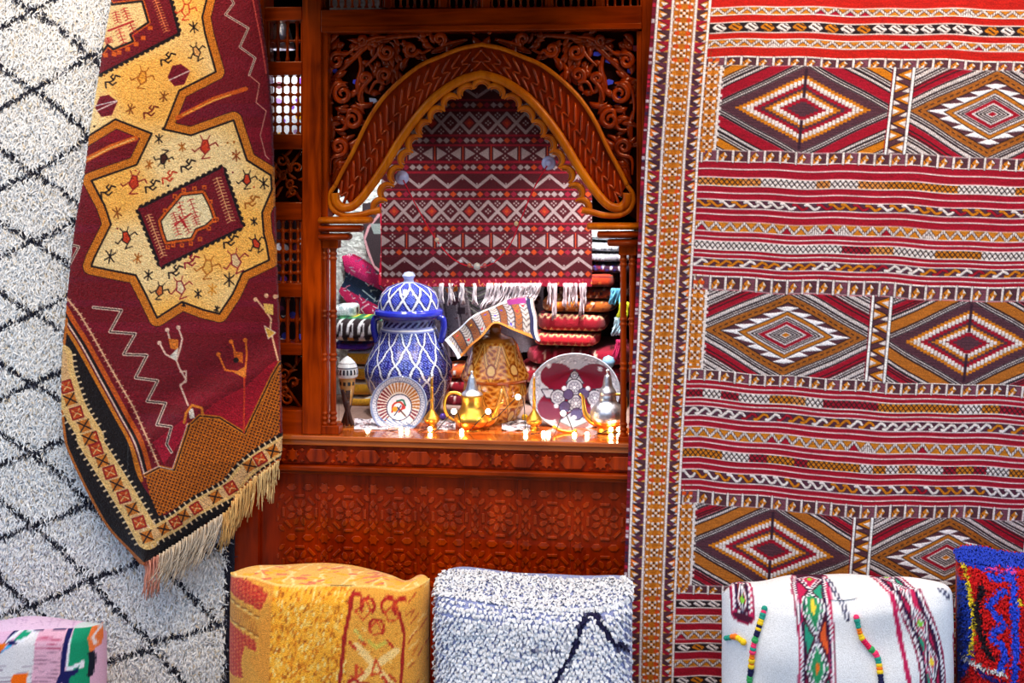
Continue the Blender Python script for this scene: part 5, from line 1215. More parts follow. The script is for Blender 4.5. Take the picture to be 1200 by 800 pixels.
# --- brass teapots and perfume bottles
def brass_fn(split):
    return None
def lathe_px(name, prof, cx, Y, mat, parent, n=40, k=60):
    ys, rs = resprof(smooth_path(prof, 5), k); p = P(cx, ys[0], Y); sc = S(cx, Y)
    mb = MB(); mb.lathe([(P(cx, y, Y)[2], max(.0003, r*sc)) for y, r in zip(ys[::-1], rs[::-1])], p[0], p[1], n); return link(name, mb.mesh(name, True), mat, parent)
def tube_px(name, pts, rad, Y, mat, parent, n=10):
    p = smooth_path(pts, 6); rr = np.interp(np.linspace(0, 1, len(p)), np.linspace(0, 1, len(rad)), rad); return link(name, MB().tube([P(x, y, Y) for x, y in p], rr*S(pts[0][0], Y), n).mesh(name, True), mat, parent)
Y1 = 0.098
TP = thing('teapot', 'brass teapot with silver conical lid in front of the honey jar', 'teapot', P(553, 503.5, Y1))
lathe_px('pot_body', [(462, 12.5), (464, 13.2), (470, 12), (476, 13), (482, 17), (488, 20.5), (493, 20.5), (498, 17), (501, 13), (503.2, 13)], 553, Y1, BRASS, TP)
ld = lathe_px('pot_lid', [(440.5, .4), (441, 3), (442, 3.6), (447, 5), (453, 6.4), (457, 8), (460, 11.5), (462, 13)], 553, Y1, SILVER, TP)
lathe_px('lid_knob', [(434, .4), (435.5, 1.8), (438, 1.4), (440, 2.4), (441.5, 3)], 553, Y1, SILVER, ld, 16, 20)
tube_px('handle', [(543, 464), (534, 460), (525, 462), (521, 472), (523, 484), (530, 491), (536, 493)], [1.6, 1.9, 2.0, 1.9, 1.9, 1.7, 1.5], Y1, BRASS, TP)
tube_px('spout', [(566, 496), (574, 494), (580, 488), (582, 480), (586, 474), (590, 472)], [5.5, 4.6, 3.6, 2.6, 2.0, 1.6], Y1, BRASS, TP)
Y2 = 0.096
TP2 = thing('teapot', 'brass teapot with engraved silver belly at the right column', 'teapot', P(712, 505, Y2))
lathe_px('pot_body', [(462, 9), (465, 10), (470, 11), (476, 17), (482, 20), (489, 20), (495, 16), (500, 11), (505, 12)], 712, Y2, SILVER, TP2)
lathe_px('pot_foot', [(492, 18.5), (496, 16.5), (500, 12.5), (505, 13)], 712, Y2, BRASS, TP2)
ld = lathe_px('pot_lid', [(439, .4), (440, 3.5), (446, 5), (452, 6), (456, 8.5), (459, 10), (462, 9.5)], 712, Y2, SILVER, TP2)
lathe_px('lid_knob', [(432, .4), (434, 2.2), (437, 1.4), (440, 3.0)], 712, Y2, SILVER, ld, 16, 20)
tube_px('spout', [(700, 496), (692, 492), (686, 484), (684, 474), (683, 465), (679, 461)], [5, 4, 3, 2.2, 1.8, 1.4], Y2, BRASS, TP2)
tube_px('handle', [(719, 463), (727, 462), (733, 466), (733, 480), (730, 488)], [1.5, 1.8, 1.8, 1.6, 1.4], Y2, BRASS, TP2)
def flask(x, top, bot, label):
    Y = Ysh(bot, x)+.004; o = thing('perfume_flask', label, 'flask', P(x, bot, Y), 'slender brass flasks')
    h = bot-top
    lathe_px('flask_body', [(bot-h*.42, 1.7), (bot-h*.36, 2.6), (bot-h*.28, 6), (bot-h*.20, 9.2), (bot-h*.13, 8.4), (bot-h*.07, 3.8), (bot-h*.03, 5.5), (bot, 7)], x, Y, BRASS, o)
    lathe_px('flask_neck', [(top+2, 1.5), (top+h*.2, 1.5), (top+h*.22, 2.2), (top+h*.25, 1.6), (top+h*.42, 1.8), (top+h*.45, 2.5), (top+h*.48, 1.8), (bot-h*.41, 2.0)], x, Y, BRASS, o)
    lathe_px('stopper', [(top-3, .3), (top-1, 1.8), (top+1, 2.4), (top+3, 1.6)], x, Y, SILVER, o)
flask(506, 440, 502, 'slender brass perfume flask between the ray plate and the teapot'); flask(626, 440, 504, 'slender brass perfume flask between the honey jar and the inlaid plate')

# --- drum / goblet vase on dark legs at left
def dr(TH, Yv, R):
    o = full(TH, (206, 208, 212)); o[(Yv > 432) & (Yv < 438) & (np.sin(TH*18) > -.1)] = (30, 30, 40); o[np.abs(Yv-430) < .7] = (90, 90, 100); o[np.abs(Yv-425) < .6] = (120, 120, 130)
    m_ = Yv > 442; o[m_] = (176, 130, 70); o[m_ & (Yv > 446) & (Yv < 451) & (np.mod(TH*10/6.28, 1) < .55)] = (30, 26, 24); o[(Yv > 456) & (np.mod(TH*4/6.28, 1) < .5)] = (60, 34, 26); return o
Yd = Ysh(499, 407)
DRM = thing('goblet_vase', 'grey banded pottery vase on dark wooden legs beside the left column', 'vase', P(407, 499, Yd))
turned('vase_body', [(417, .5), (419, 4), (424, 9), (430, 12), (436, 13), (441, 12), (443, 9.5), (452, 9), (462, 7), (474, 4.5), (478, .5)], 407, Yd, dr, GLAZE, DRM, 120, 80)
for pts in ([(402, 456), (406, 476), (413, 498.5)], [(412, 460), (408, 478), (401, 498.5)], [(407, 470), (407, 485), (407, 498.5)]): tube_px('leg', pts, [3.0, 3.2, 2.4], Yd-.012 if pts[0][0] < 410 else Yd+.008, m_flat('dark_wood', (58, 26, 20), .5) if not bpy.data.materials.get('dark_wood') else bpy.data.materials['dark_wood'], DRM)

# --- folded blankets
def blanket(name, label, x0, x1, y0, y1, Yf, depth, draw, seed, group=None, sag=1.5, layers=1, cat='blanket'):
    """softly rounded folded textile: cross-section loop swept along x, colours drawn in (px across, turn) space"""
    nx, ns = 70, 44; u_ = S((x0+x1)/2, Yf); h = (y1-y0)*u_; r2 = np.random.default_rng(seed)
    zc = (P((x0+x1)/2, y0, Yf)[2]+P((x0+x1)/2, y1, Yf)[2])/2; a = np.linspace(0, 2*math.pi, ns, endpoint=False)
    xs_ = np.linspace(x0, x1, nx); G = np.zeros((ns, nx, 3))
    ph = r2.uniform(0, 6, 4)
    for j, x in enumerate(xs_):
        q = 2*j/(nx-1)-1; e = max(.02, 1-abs(q)**7)**.5; X0 = P(x, 300, Yf)[0]
        sg_ = sag*u_*(math.sin(j/nx*4+ph[0])+.5*math.sin(j/nx*9+ph[1]))
        cs = np.sign(np.cos(a))*np.abs(np.cos(a))**.55; sn = np.sign(np.sin(a))*np.abs(np.sin(a))**.55
        grv = 1-(.10*np.abs(np.sin(a*layers*1.0+ph[2])) if layers > 1 else 0)
        G[:, j, 0] = X0; G[:, j, 1] = Yf+depth/2-cs*depth/2*e; G[:, j, 2] = zc+sn*h*.492*(.35+.65*e)*grv+sg_*.4
    c = Canvas(x0, 0, x1, ns, 1.4, (120, 10, 30)); draw(c, x0, x1, ns, random.Random(seed))
    XX, VV = np.meshgrid(xs_, np.arange(ns, dtype=float)); C = c.sample(XX, VV)
    GG = np.transpose(G, (1, 0, 2)); CC = np.transpose(C, (1, 0, 2))
    o = link(name, grid_mesh(name, GG, CC, wrap=True), WOOL); return tag(o, label, cat, group)
def dots(bgc, cols, n=60, rr=(1.2, 2.6), bands=()):
    def d(c, x0, x1, ns, r):
        c.rect(x0, -2, x1, ns+2, bgc)
        for y, w_, cc in bands: c.line([(x0, y), (x1, y+r.uniform(-2, 2))], w_, cc)
        for i in range(n): x, y = r.uniform(x0, x1), r.choice((r.uniform(0, 10), r.uniform(ns-10, ns), r.uniform(0, ns))); q = r.uniform(*rr); cc = r.choice(cols); c.poly([(x-q, y), (x, y-q*1.2), (x+q, y), (x, y+q*1.2)], cc)
    return d
def zig(bgc, cc, edge, amp=3):
    def d(c, x0, x1, ns, r):
        c.rect(x0, -2, x1, ns+2, bgc)
        for y in (4, ns-5, ns-14): c.line([(x0+i*4, y+(amp if i % 2 else -amp)) for i in range(int((x1-x0)/4)+1)], 1.8, cc)
        c.line([(x0, ns-9), (x1, ns-9)], 2, edge); c.line([(x0, 8), (x1, 8)], 2, edge); c.line([(x0, 1), (x1, 1)], 2.4, bgc)
    return d
GP = 'folded rugs piled at the right of the display'
pile = [
 ('dark maroon folded rug at the bottom of the right pile', 606, 742, 455, 478, .40, .30, dots((80, 8, 24), ((120, 20, 40), (190, 150, 120)), 40)),
 ('crimson folded rug second from the bottom of the right pile', 604, 742, 431, 455, .40, .30, dots((170, 20, 44), ((210, 70, 90), (236, 206, 190), (80, 8, 20)), 70)),
 ('dark wine folded rug with pink flecks behind the inlaid plate', 612, 742, 408, 431, .39, .30, dots((150, 14, 44), ((220, 70, 100), (236, 200, 180), (60, 8, 18)), 80)),
 ('bright red folded rug with cream end stripe above the inlaid plate', 622, 702, 391, 408, .36, .26, zig((196, 24, 40), (226, 180, 120), (90, 6, 16))),
 ('deep red folded rug with cream zigzag edge under the ochre rugs', 626, 712, 368, 391, .37, .28, zig((150, 12, 34), (222, 190, 140), (60, 4, 14), 2.5)),
 ('ochre spotted folded rug on the deep red one', 632, 722, 352, 368, .39, .24, dots((170, 84, 18), ((226, 200, 150), (60, 12, 14), (210, 130, 30), (90, 14, 20)), 90)),
 ('brown folded rug with cream dots below the orange coil', 652, 738, 338, 352, .40, .24, dots((130, 40, 18), ((236, 200, 170), (190, 90, 20), (40, 8, 10)), 90)),
 ('rolled orange red rug beside the hanging textile', 684, 720, 321, 338, .38, .24, dots((190, 50, 14), ((120, 20, 10), (226, 110, 40)), 14, (1, 2), ((4, 2.2, (90, 12, 8)), (40, 2.2, (90, 12, 8)), (0, 1.5, (110, 20, 10)), (22, 2, (90, 10, 10))))),
 ('dark purple folded rug below the grey ones', 684, 742, 308, 321, .40, .24, dots((60, 24, 50), ((226, 210, 220), (60, 60, 170), (120, 20, 50)), 60)),
 ('grey folded wool blanket, lowest of the three under the right capital', 684, 742, 296, 308, .39, .24, dots((150, 146, 156), ((216, 214, 222), (90, 86, 100)), 150, (.7, 1.6))),
 ('pale grey folded wool blanket, middle of the three under the right capital', 684, 742, 283, 296, .39, .24, dots((176, 182, 190), ((226, 230, 236), (110, 112, 124)), 150, (.7, 1.6))),
 ('white folded wool blanket, topmost of the right pile', 684, 742, 268, 283, .39, .24, dots((216, 226, 230), ((236, 240, 244), (140, 150, 156)), 120, (.7, 1.6)))]
for k, (lb_, x0, x1, y0, y1, yf, dp, dr_) in enumerate(pile): blanket('folded_rug', lb_, x0, x1, y0, y1, yf, dp, dr_, 50+k, GP, .8)
for k, (y0, y1, lb_, d_) in enumerate(((462, 478, 'dark red folded rug on the shelf between the two jars', dots((120, 12, 34), ((190, 60, 80), (226, 200, 190)), 40)), (446, 462, 'crimson folded rug between the two jars, middle of three', dots((160, 20, 40), ((226, 120, 40), (236, 210, 200), (70, 8, 20)), 60)), (430, 446, 'orange and white folded rug between the two jars, topmost of three', dots((200, 80, 24), ((236, 226, 220), (120, 20, 20), (230, 150, 40)), 60)))):
    blanket('folded_rug', lb_, 516, 596, y0, y1, .40, .14, d_, 120+k, 'folded rugs between the jars', .3)
# tassels hanging from the right pile
for x, y, L, cc, lb_ in ((722, 338, 18, (110, 190, 226), 'light blue yarn tassel on the right pile'), (731, 354, 20, (206, 206, 40), 'lime yellow yarn tassel on the right pile'), (725, 372, 20, (176, 206, 220), 'pale blue yarn tassel below the lime one'), (728, 398, 24, (190, 40, 90), 'magenta yarn tassel near the right column')):
    o = tassel('yarn_tassel', x, y, L, -4, cc, .37, None, 14, 1.6, 9); tag(o, lb_, 'tassel', 'yarn tassels on the pile')
# striped blankets at left
def ost(c, x0, x1, ns, r):
    c.rect(x0, -2, x1, ns+2, (196, 130, 40))
    c.rect(x0, 4, x1, 14, (226, 226, 220)); c.rect(x0, -2, x1, 4, (226, 166, 40)); c.rect(x0, ns-6, x1, ns+2, (226, 160, 40)); c.rect(x0, ns-13, x1, ns-6, (190, 96, 84)); c.rect(x0, ns-20, x1, ns-13, (110, 30, 30))
zb = 190+(513-190)*3.0/3.36
for k, (y0, y1, w_) in enumerate(((465, zb, 'lowest'), (447, 465, 'second lowest'), (429, 447, 'second highest'), (411, 429, 'highest'))):
    blanket('folded_blanket', 'ochre and white striped folded blanket left of the blue jar, %s of four' % w_, 404-(k % 2), 436-(k % 2)*2, y0, y1, .36, .16, ost, 80+k, 'striped blankets left of the jar', .3)
# purple cloth
blanket('folded_cloth', 'violet folded cloth under the patterned bolster', 388, 432, 402, 411, .36, .14, dots((84, 40, 170), ((120, 70, 214), (170, 30, 120)), 24), 91, None, .3, 1, 'cloth')
# patterned bolster
def bol(c, x0, x1, ns, r):
    c.rect(x0, -2, x1, ns+2, (34, 18, 24))
    for i in range(5):
        x = x0+6+i*13
        c.line([(x, -4), (x+8, 10)], 3, (222, 220, 226)); c.line([(x+8, ns), (x-4, ns-12)], 3, (222, 220, 226)); c.poly([(x+2, ns-9), (x+9, ns-9), (x+9, ns-3), (x+2, ns-3)], (214, 140, 30) if i % 2 else (226, 220, 214)); c.poly([(x-2, 8), (x+10, 8), (x+10, 16), (x-2, 16)], (20, 130, 80)); c.poly([(x+2, 10), (x+6, 10), (x+6, 14), (x+2, 14)], (236, 210, 60)); c.line([(x+4, 4), (x+8, 3), (x+8, 0)], 1.6, (222, 220, 226))
blanket('bolster', 'dark patterned bolster with green and white motifs left of the blue jar', 386, 442, 374, 402, .32, .17, bol, 95, None, .5, 1, 'cushion')
blanket('folded_cloth', 'white folded cloth on the patterned bolster by the left column', 390, 414, 358, 374, .37, .10, dots((214, 224, 228), ((150, 170, 176), (236, 240, 244)), 40), 97, None, .6, 1, 'cloth')

# --- flat cloths from outlines
def cloth(name, label, poly, draw, Yfn, thick=.012, res=1.4, mat=WEAVE, cat='textile', parent=None):
    p = np.array(poly, float); c = Canvas(p[:, 0].min()-2, p[:, 1].min()-2, p[:, 0].max()+2, p[:, 1].max()+2, res, (120, 10, 30)); draw(c); X, Y = c.coords()
    m_ = inpoly(X, Y, smooth_path(list(map(tuple, p))+[tuple(p[0])], 4)[:-1]) if len(p) > 6 else inpoly(X, Y, p)
    o = link(name, grid_mesh(name, PA(X, Y, Yfn(X, Y)+0*X), c.out(.05), m_, thick), mat, parent)
    return tag(o, label, cat) if label else o
def dg(c):
    c.rect(380, 290, 470, 400, (150, 16, 66)); sl = .52
    def band(y0, y1, cc): c.poly([(385, y0), (470, y0+85*sl), (470, y1+85*sl), (385, y1)], cc)
    band(285, 299, (190, 30, 96)); band(299, 308, (200, 40, 110)); band(308, 328, (20, 40, 70)); band(328, 345, (160, 16, 70)); band(345, 400, (150, 14, 60))
    r = random.Random(4)
    for i in range(150): x = r.uniform(395, 460); y = r.uniform(290, 385); c.line([(x, y), (x+r.uniform(-5, 5), y+r.uniform(-3, 5))], .9, r.choice(((210, 214, 220), (170, 190, 200), (226, 130, 150), (60, 90, 120))))
    c.line([(432, 356), (423, 362), (430, 372), (448, 372)], 1.4, (226, 190, 200)); c.line([(425, 340), (440, 352)], 1.4, (180, 200, 210))
cloth('folded_textile', 'crimson and teal folded textile leaning between the left column and the blue jar', [(400, 300), (416, 298), (450, 322), (456, 345), (455, 362), (445, 383), (420, 370), (402, 350), (397, 340), (404, 325)], dg, lambda X, Y: .502-.008*np.sin((Y-X*.52)/7.), .008, 1.4, WOOL)
def gy(c):
    c.rect(490, 325, 640, 425, (130, 124, 136)); r = random.Random(6)
    for x in (500, 514, 531, 545): c.line([(x, 330), (x+14, 425)], 1.6, (196, 192, 200)); c.line([(x+3, 330), (x+17, 425)], 1.2, (50, 44, 56))
    for i in range(160): x = r.uniform(500, 560); y = r.uniform(330, 400); c.line([(x, y), (x+r.uniform(-3, 3), y+r.uniform(-2, 3))], .9, r.choice(((170, 166, 176), (90, 84, 96), (110, 60, 76))))
    c.poly([(522, 338), (536, 336), (536, 341), (524, 343)], (226, 120, 20)); c.poly([(526, 345), (540, 350), (534, 358), (524, 356)], (84, 50, 66)); c.rect(536, 360, 545, 368, (50, 40, 54))
    for i in range(9): c.line([(546+i*1.2, 336+i*5), (560, 342+i*5), (574, 336+i*5)], 1.8, (190, 200, 184) if i % 2 else (70, 84, 70))
    for i in range(40): x = r.uniform(575, 640); y = r.uniform(330, 400); c.disc(x, y, r.uniform(1.5, 4), r.choice(((40, 16, 26), (60, 20, 30), (90, 40, 20), (30, 30, 50))))
cloth('hanging_rug', 'grey woven rug hanging behind the fringe right of the blue jar', [(492, 326), (638, 326), (636, 410), (600, 415), (496, 420)], gy, lambda X, Y: .46-.012*np.sin(X/6.), .02, 1.3, WOOL, 'rug')
# plaster pillar at left
m = MB(); m.box((P(378, 300, .52)[0], .52, ZD), (P(447, 300, .52)[0], .60, ztop)); tag(link('wall_niche', m.mesh('w'), PLASTER), 'rough white plaster pier inside the display at left', None, None, 'structure')
# added white cloth stands for the brightly lit wall behind the side lattice
cloth('hanging_cloth', 'white cloth with violet and yellow bits, added for the lit wall behind the side lattice', [(296, 76), (366, 76), (366, 168), (296, 168)], lambda c: (c.rect(290, 70, 370, 170, (206, 212, 222)), [c.disc(random.uniform(300, 362), random.uniform(80, 165), random.uniform(2, 5), random.choice(((120, 70, 170), (226, 160, 30), (90, 50, 60), (150, 120, 170)))) for _ in range(26)]), lambda X, Y: .20-.01*np.sin(X/5.), .006, 1.3)
cloth('hanging_cloth', 'dark violet cloth hanging low behind the side lattice', [(296, 250), (366, 250), (366, 410), (296, 410)], lambda c: (c.rect(290, 240, 370, 420, (34, 12, 22)), [c.disc(random.uniform(300, 362), random.uniform(255, 405), random.uniform(2, 5), random.choice(((120, 70, 190), (60, 70, 190), (90, 30, 60), (206, 206, 214), (40, 16, 30)))) for _ in range(40)]), lambda X, Y: .20-.008*np.sin(X/6.), .006, 1.3)
# dark pointed cloth + red strip left of the hanging textile
cloth('hanging_cloth', 'grey and black cloth with pink beaded edge left of the hanging textile', [(424, 238), (446, 236), (448, 330), (440, 318), (430, 300), (426, 280)], lambda c: (c.rect(420, 230, 452, 335, (62, 52, 58)), c.line([(436, 240), (444, 252), (432, 266), (427, 280), (432, 296), (438, 312), (446, 318)], 3, (214, 160, 170)), c.poly([(434, 262), (448, 262), (448, 274), (438, 274)], (150, 166, 166))), lambda X, Y: .45+0*X, .01, 1.5)
cloth('hanging_scarf', 'narrow crimson scarf hanging along the left edge of the red textile', [(444, 225), (455, 225), (454, 290), (451, 325), (447, 334), (443, 330), (446, 290)], lambda c: (c.rect(440, 220, 460, 340, (176, 12, 50)), [c.disc(random.uniform(444, 454), random.uniform(255, 330), 1.1, (226, 150, 150)) for _ in range(30)]), lambda X, Y: .415-.006*np.sin(Y/13.), .008, 1.5)

# --- hanging textile inside the arch
def draw_ht():
    c = Canvas(447, 66, 694, 336, 1.5, (108, 2, 22)); DK = (54, 1, 10); LT = (126, 108, 108); OR_ = (146, 46, 10)
    def small(y, seed):
        c.rect(440, y-4.6, 700, y+4.6, DK); r = random.Random(seed); x = 452; k = 0
        while x < 694:
            cc = (LT, LT, OR_, (110, 10, 34))[k % 4] if r.random() > .15 else LT
            c.poly([(x-4, y), (x, y-3.6), (x+4, y), (x, y+3.6)], cc); x += 7.9; k += 1
    def cluster(x, y):
        for a, b in ((0, 0), (-2.4, 2.2), (2.4, 2.2), (0, 4.4)): c.disc(x+a, y+b-2.2, 1.15, LT)
    def big(y, h):
        c.rect(440, y-h, 700, y+h, DK); p = 44.0
        for s_ in (0, 1):
            pts = [(440+i*p/2, y+(h-2)*(1 if (i+s_) % 2 else -1)) for i in range(26)]; c.line(pts, 3.6, LT)
        for i in range(13):
            xx = 440+i*p/2
            c.poly([(xx-6, y), (xx, y-6), (xx+6, y), (xx, y+6)], (120, 24, 20) if i % 2 else DK)
            cluster(xx, y) if i % 2 == 0 else c.poly([(xx-2.5, y), (xx, y-2.5), (xx+2.5, y), (xx, y+2.5)], OR_)
            cluster(440+(i+.5)*p/2, y-h+4.2); cluster(440+(i+.5)*p/2, y+h-3.6)
    def zz_(y, h):
        c.rect(440, y-h, 700, y+h, DK); p = 34
        c.line([(440+i*p/2, y+(h-2.2)*(1 if i % 2 else -1)) for i in range(22)], 3.4, LT)
        for i in range(11): cluster(440+i*p, y-h+4); cluster(440+(i+.5)*p, y+h-4)
    def tri(y, h):
        c.rect(440, y-h, 700, y+h, DK); x = 446; k = 0
        while x < 700:
            c.poly([(x, y-h+1), (x, y+h-1), (x+12, y)], LT); c.poly([(x+28, y-h+1), (x+28, y+h-1), (x+16, y)], LT); cluster(x+14, y-5); cluster(x+14, y+5); c.line([(x+30.5, y-h), (x+30.5, y+h)], 1.3, OR_); x += 33; k += 1
    zz_(77, 6); small(90, 1); zz_(108, 8); small(123, 2); big(144, 13.5); small(164.5, 3); tri(180, 8.5); small(196, 4); zz_(212.5, 9); small(227.5, 5); big(247.5, 13.5); small(268, 6); tri(282, 8.5); small(295.5, 7); zz_(309, 8.5); small(321, 8)
    c.rect(440, 327, 700, 337, (124, 12, 36)); r = random.Random(2)
    for i in range(150): x = r.uniform(447, 694); y = r.uniform(327, 336); c.line([(x, y), (x+r.uniform(-2, 2), y+2)], 1, r.choice(((206, 90, 110), (110, 6, 30), (214, 140, 60))))
    return c
hc = draw_ht(); X, Y = hc.coords()
Yh = .37-.010*np.sin(X/38.)*np.clip((Y-80)/200, 0, 1)-.004*np.sin(X/11.)*np.clip((Y-150)/180, 0, 1)
HT = thing('hanging_textile', 'dark red woven textile with white diamonds and tassels hanging inside the arch', 'textile', P(570, 332, .37))
link('textile_body', grid_mesh('textile_body', PA(X, Y, Yh), hc.out(.06), None, .006), WEAVE, HT)
for x in (517, 528, 541, 556): 
    tassel('tassel', x, 332, 24, 0, (214, 202, 206), .365, HT, 9, 1.5, 4.5)
for x in np.arange(572, 634, 4.6): tassel('tassel', x, 332, 22+(634-x)*.10, -10, (220, 206, 212), .36, HT, 4, 1.3, 2.5)
for x in (645, 650, 663, 669, 675, 681, 686): tassel('tassel', x, 332, random.uniform(22, 40), -1, (214, 190, 196), .36, HT, 5, 1.4, 3.5)

# --- folded kilim draped over the honey jar
top = smooth_path([(521, 398), (533, 387), (552, 372), (575, 360), (600, 351), (616, 348), (624, 352)], 8); bot = smooth_path([(535, 422), (547, 412), (560, 400), (572, 386), (583, 379), (605, 388), (632, 400)], 8)
nu, nv = 150, 50; A_ = resamp(top, nu); B_ = resamp(bot, nu); tv = np.linspace(0, 1, nv)[:, None, None]
PXY = A_[None]*(1-tv)+B_[None]*tv; PXY[..., 1] -= 3*np.sin(np.pi*tv[..., 0]); PXY[..., 1] += 2.2*vnoise(PXY[..., 0]/9., PXY[..., 1]/9., 4); PXY[..., 0] += 3*vnoise(PXY[..., 0]/12., PXY[..., 1]/7., 8)
c = Canvas(0, 0, 130, 46, 2.0, (176, 150, 110)); r = random.Random(9)
for i in range(12):
    x = i*11; cc = ((140, 134, 140), (110, 56, 24), (150, 144, 142), (84, 36, 20))[i % 4]; c.rect(x, 0, x+11, 46, (132, 74, 26) if i % 2 else (140, 126, 118))
    for j in range(8): c.line([(x+1, j*6), (x+5, j*6+4), (x+10, j*6)], 1.6, cc); c.line([(x+1, j*6+3), (x+5, j*6+7), (x+10, j*6+3)], 1.0, (50, 40, 50))
    c.line([(x, 0), (x, 46)], 1.3, (40, 36, 50)); c.disc(x+5, r.uniform(4, 40), 1.8, r.choice(((176, 30, 40), (226, 160, 30), (60, 40, 140))))
c.rect(0, 0, 130, 4, (196, 206, 220)); c.rect(0, 42, 130, 46, (190, 110, 40)); c.rect(126, 0, 130, 46, (190, 196, 210)); c.rect(121, 0, 126, 46, (30, 30, 60)); c.rect(96, 0, 120, 9, (110, 30, 90)); c.rect(0, 0, 5, 46, (200, 206, 220))
UU, VVv = np.meshgrid(np.linspace(0, 130, nu), np.linspace(0, 46, nv))
Yc_ = Yo+.03-tv[..., 0]*.12+.012*np.sin(UU/9.)+.012*vnoise(UU/7., VVv/7., 3)
link_o = link('draped_kilim', grid_mesh('draped_kilim', PA(PXY[..., 0], PXY[..., 1], Yc_), c.sample(UU, VVv), None, .03), WEAVE); tag(link_o, 'small folded kilim draped over the lid of the honey jar', 'textile')

# --- white lace and trinkets on the shelf
def lace(x0, x1, y0, y1, label):
    def d(c):
        c.rect(x0-3, y0-3, x1+3, y1+3, (196, 186, 194)); r = random.Random(int(x0))
        for i in range(70): x = r.uniform(x0, x1); y = r.uniform(y0, y1); c.line([(x, y), (x+r.uniform(-6, 6), y+r.uniform(-2, 2))], .9, r.choice(((90, 70, 80), (236, 230, 236), (150, 110, 110), (60, 50, 60))))
    c = Canvas(x0, y0, x1, y1, 1.6, (200, 190, 196)); d(c); X, Y = c.coords()
    dz = (HOR-Y)/F; t_ = (ZD+.002-CAM[2])/dz; a = (X-600)/F; G = np.stack([CAM[0]+(FW[0]+RT[0]*a)*t_, CAM[1]+(FW[1]+RT[1]*a)*t_, ZD+.003+.002*np.sin(X/3.)*np.sin(Y)], -1)
    tag(link('lace_cloth', grid_mesh('lace_cloth', G, c.out(.05), None, .002, (0, 0, -1)), WEAVE), label, 'cloth')
lace(415, 455, 491, 503, 'rumpled pale cloth on the shelf beside the ray plate'); lace(588, 622, 492, 504, 'white lace cloth on the shelf right of the honey jar'); lace(512, 534, 493, 503, 'white lace cloth under the slender flask')
for x, y, cc, lb_ in ((615, 489, (200, 150, 20), 'small yellow bead beside the inlaid plate'), (519, 488, (90, 60, 170), 'small violet bead by the teapot handle'), (713, 424, (140, 180, 214), 'pale blue knitted ball behind the inlaid plate')):
    Y = Ysh(y+4, x) if y > 450 else .3; p = P(x, y, Y); q = 4.2*S(x, Y) if y > 450 else 8*S(x, Y); z0 = ZD+q if y > 450 else p[2]
    mb = MB(); mb.lathe([(z0-q, .0003), (z0-q*.7, q*.7), (z0, q), (z0+q*.7, q*.7), (z0+q, .0003)], p[0], p[1], 12, cc); tag(link('bead', mb.mesh('bead', True), GLAZE), lb_, 'bead')
tube_o = tag(link('curved_knife', MB().tube([P(x, y, Ysh(507, 660)-.0) for x, y in smooth_path([(648, 499), (656, 504), (668, 506), (676, 504)], 5)], 2.0*S(660), 8).mesh('k', True), BRASS), 'curved brass trinket lying before the inlaid plate', 'trinket')

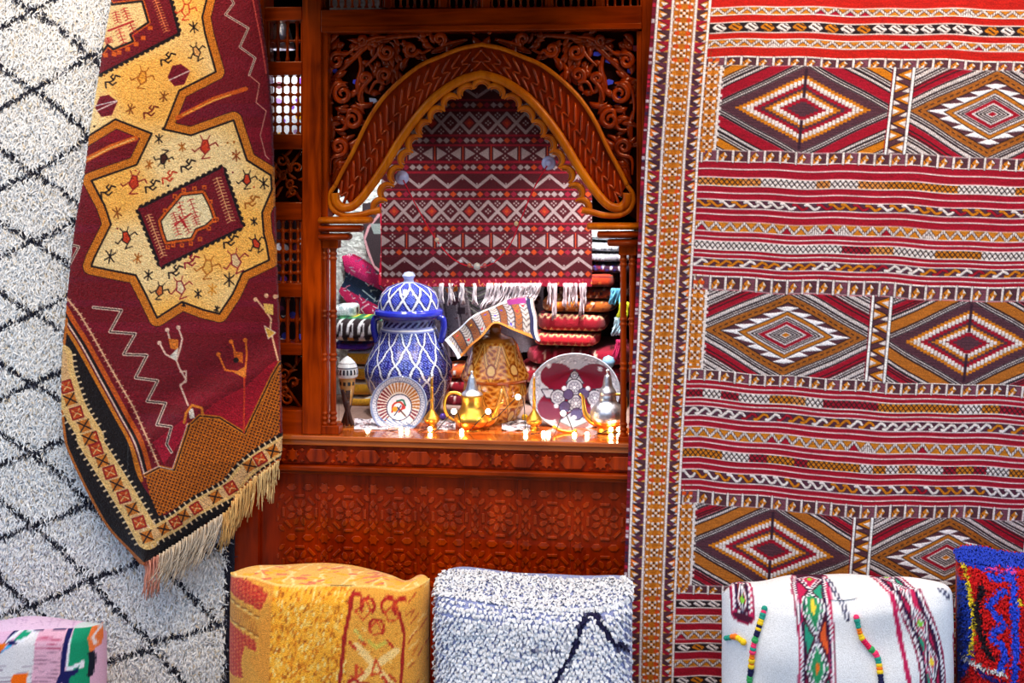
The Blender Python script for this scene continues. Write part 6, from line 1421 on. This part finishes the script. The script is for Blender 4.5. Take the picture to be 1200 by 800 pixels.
# --- suction cups with bead string on the glass
SC = thing('bead_string', 'red string of beads hung from two suction cups on the glass', 'string', P(558, 310, .04))
cupm = m_flat('clear_rubber', (190, 176, 200), .2, 0, 0, spec=.6)
for x, y in ((471, 208), (643, 191)):
    p = P(x, y, .0435); mb = MB(); th = np.linspace(0, 2*math.pi, 20, endpoint=False); u_ = S(x, .04)
    rings_ = [(8.2, 0), (8.4, -.001), (6.5, -.003), (4, -.0045), (3.4, -.008), (2.6, -.0095), (.2, -.010)]
    V = [(p[0]+r*u_*math.cos(t), p[1]+dy, p[2]+r*u_*math.sin(t)) for r, dy in rings_ for t in th]; f = [(i*20+j, i*20+(j+1) % 20, (i+1)*20+(j+1) % 20, (i+1)*20+j) for i in range(6) for j in range(20)]
    mb.add(V, f); link('suction_cup', mb.mesh('cup', True), cupm, SC)
sp_ = smooth_path([(471, 208), (490, 245), (512, 282), (532, 304), (556, 313), (578, 308), (597, 288), (610, 258), (625, 222), (643, 191)], 8)
link('cord', MB().tube([P(x, y, .038) for x, y in sp_], .8*S(560), 6, (190, 20, 40)).mesh('cord', True), YARN, SC)
for x, y, r, cc in ((512, 281, 3, (206, 170, 140)), (516, 287, 2, (214, 200, 190)), (605, 262, 3, (206, 170, 120)), (559, 312, 4.6, (190, 180, 170)), (550, 311, 3, (176, 90, 60)), (568, 311, 3, (176, 60, 60)), (540, 306, 2, (206, 196, 200)), (578, 306, 2, (206, 196, 200)), (590, 295, 2, (206, 150, 110))):
    p = P(x, y, .038); q = r*S(x); mb = MB(); mb.lathe([(p[2]-q, .0003), (p[2]-q*.7, q*.7), (p[2], q), (p[2]+q*.7, q*.7), (p[2]+q, .0003)], p[0], p[1], 10, cc); link('bead', mb.mesh('bead', True), GLAZE, SC)

# --- fairy lights along the shelf
fm, nt, N, L, b = newmat('warm_bulb'); b.inputs['Emission Color'].default_value = (1, .78, .42, 1); b.inputs['Emission Strength'].default_value = 22
FL = thing('fairy_lights', 'string of small warm fairy lights lying along the shelf edge', 'lights', P(600, 508, .05))
bulbs = [(431, 504), (470, 503.5), (477, 504.5), (504, 502.5), (532, 482), (541, 505), (572, 482), (607, 465), (616, 506), (637, 507.5), (642.5, 507.5), (660, 484), (673, 509), (688, 508.5), (716, 503), (725, 503), (716, 510.5), (725, 510.5)]
path = []
for x, y in bulbs:
    on = y > 500; Y = .053 if on else .0515
    p = P(x, y, Y); q = (2.9 if on else 3.4)*S(x)
    mb = MB(); mb.lathe([(p[2]-q, .0003), (p[2]-q*.7, q*.7), (p[2], q), (p[2]+q*.7, q*.7), (p[2]+q, .0003)], p[0], p[1], 10); link('bulb', mb.mesh('bulb', True), fm, FL); path.append(p)
    path.append(P(x+7, min(y+2, 511) if on else y+9, Y+.004))
link('cable', MB().tube(smooth_path(path, 4), .0011, 5).mesh('cable', True), CABLE, FL)
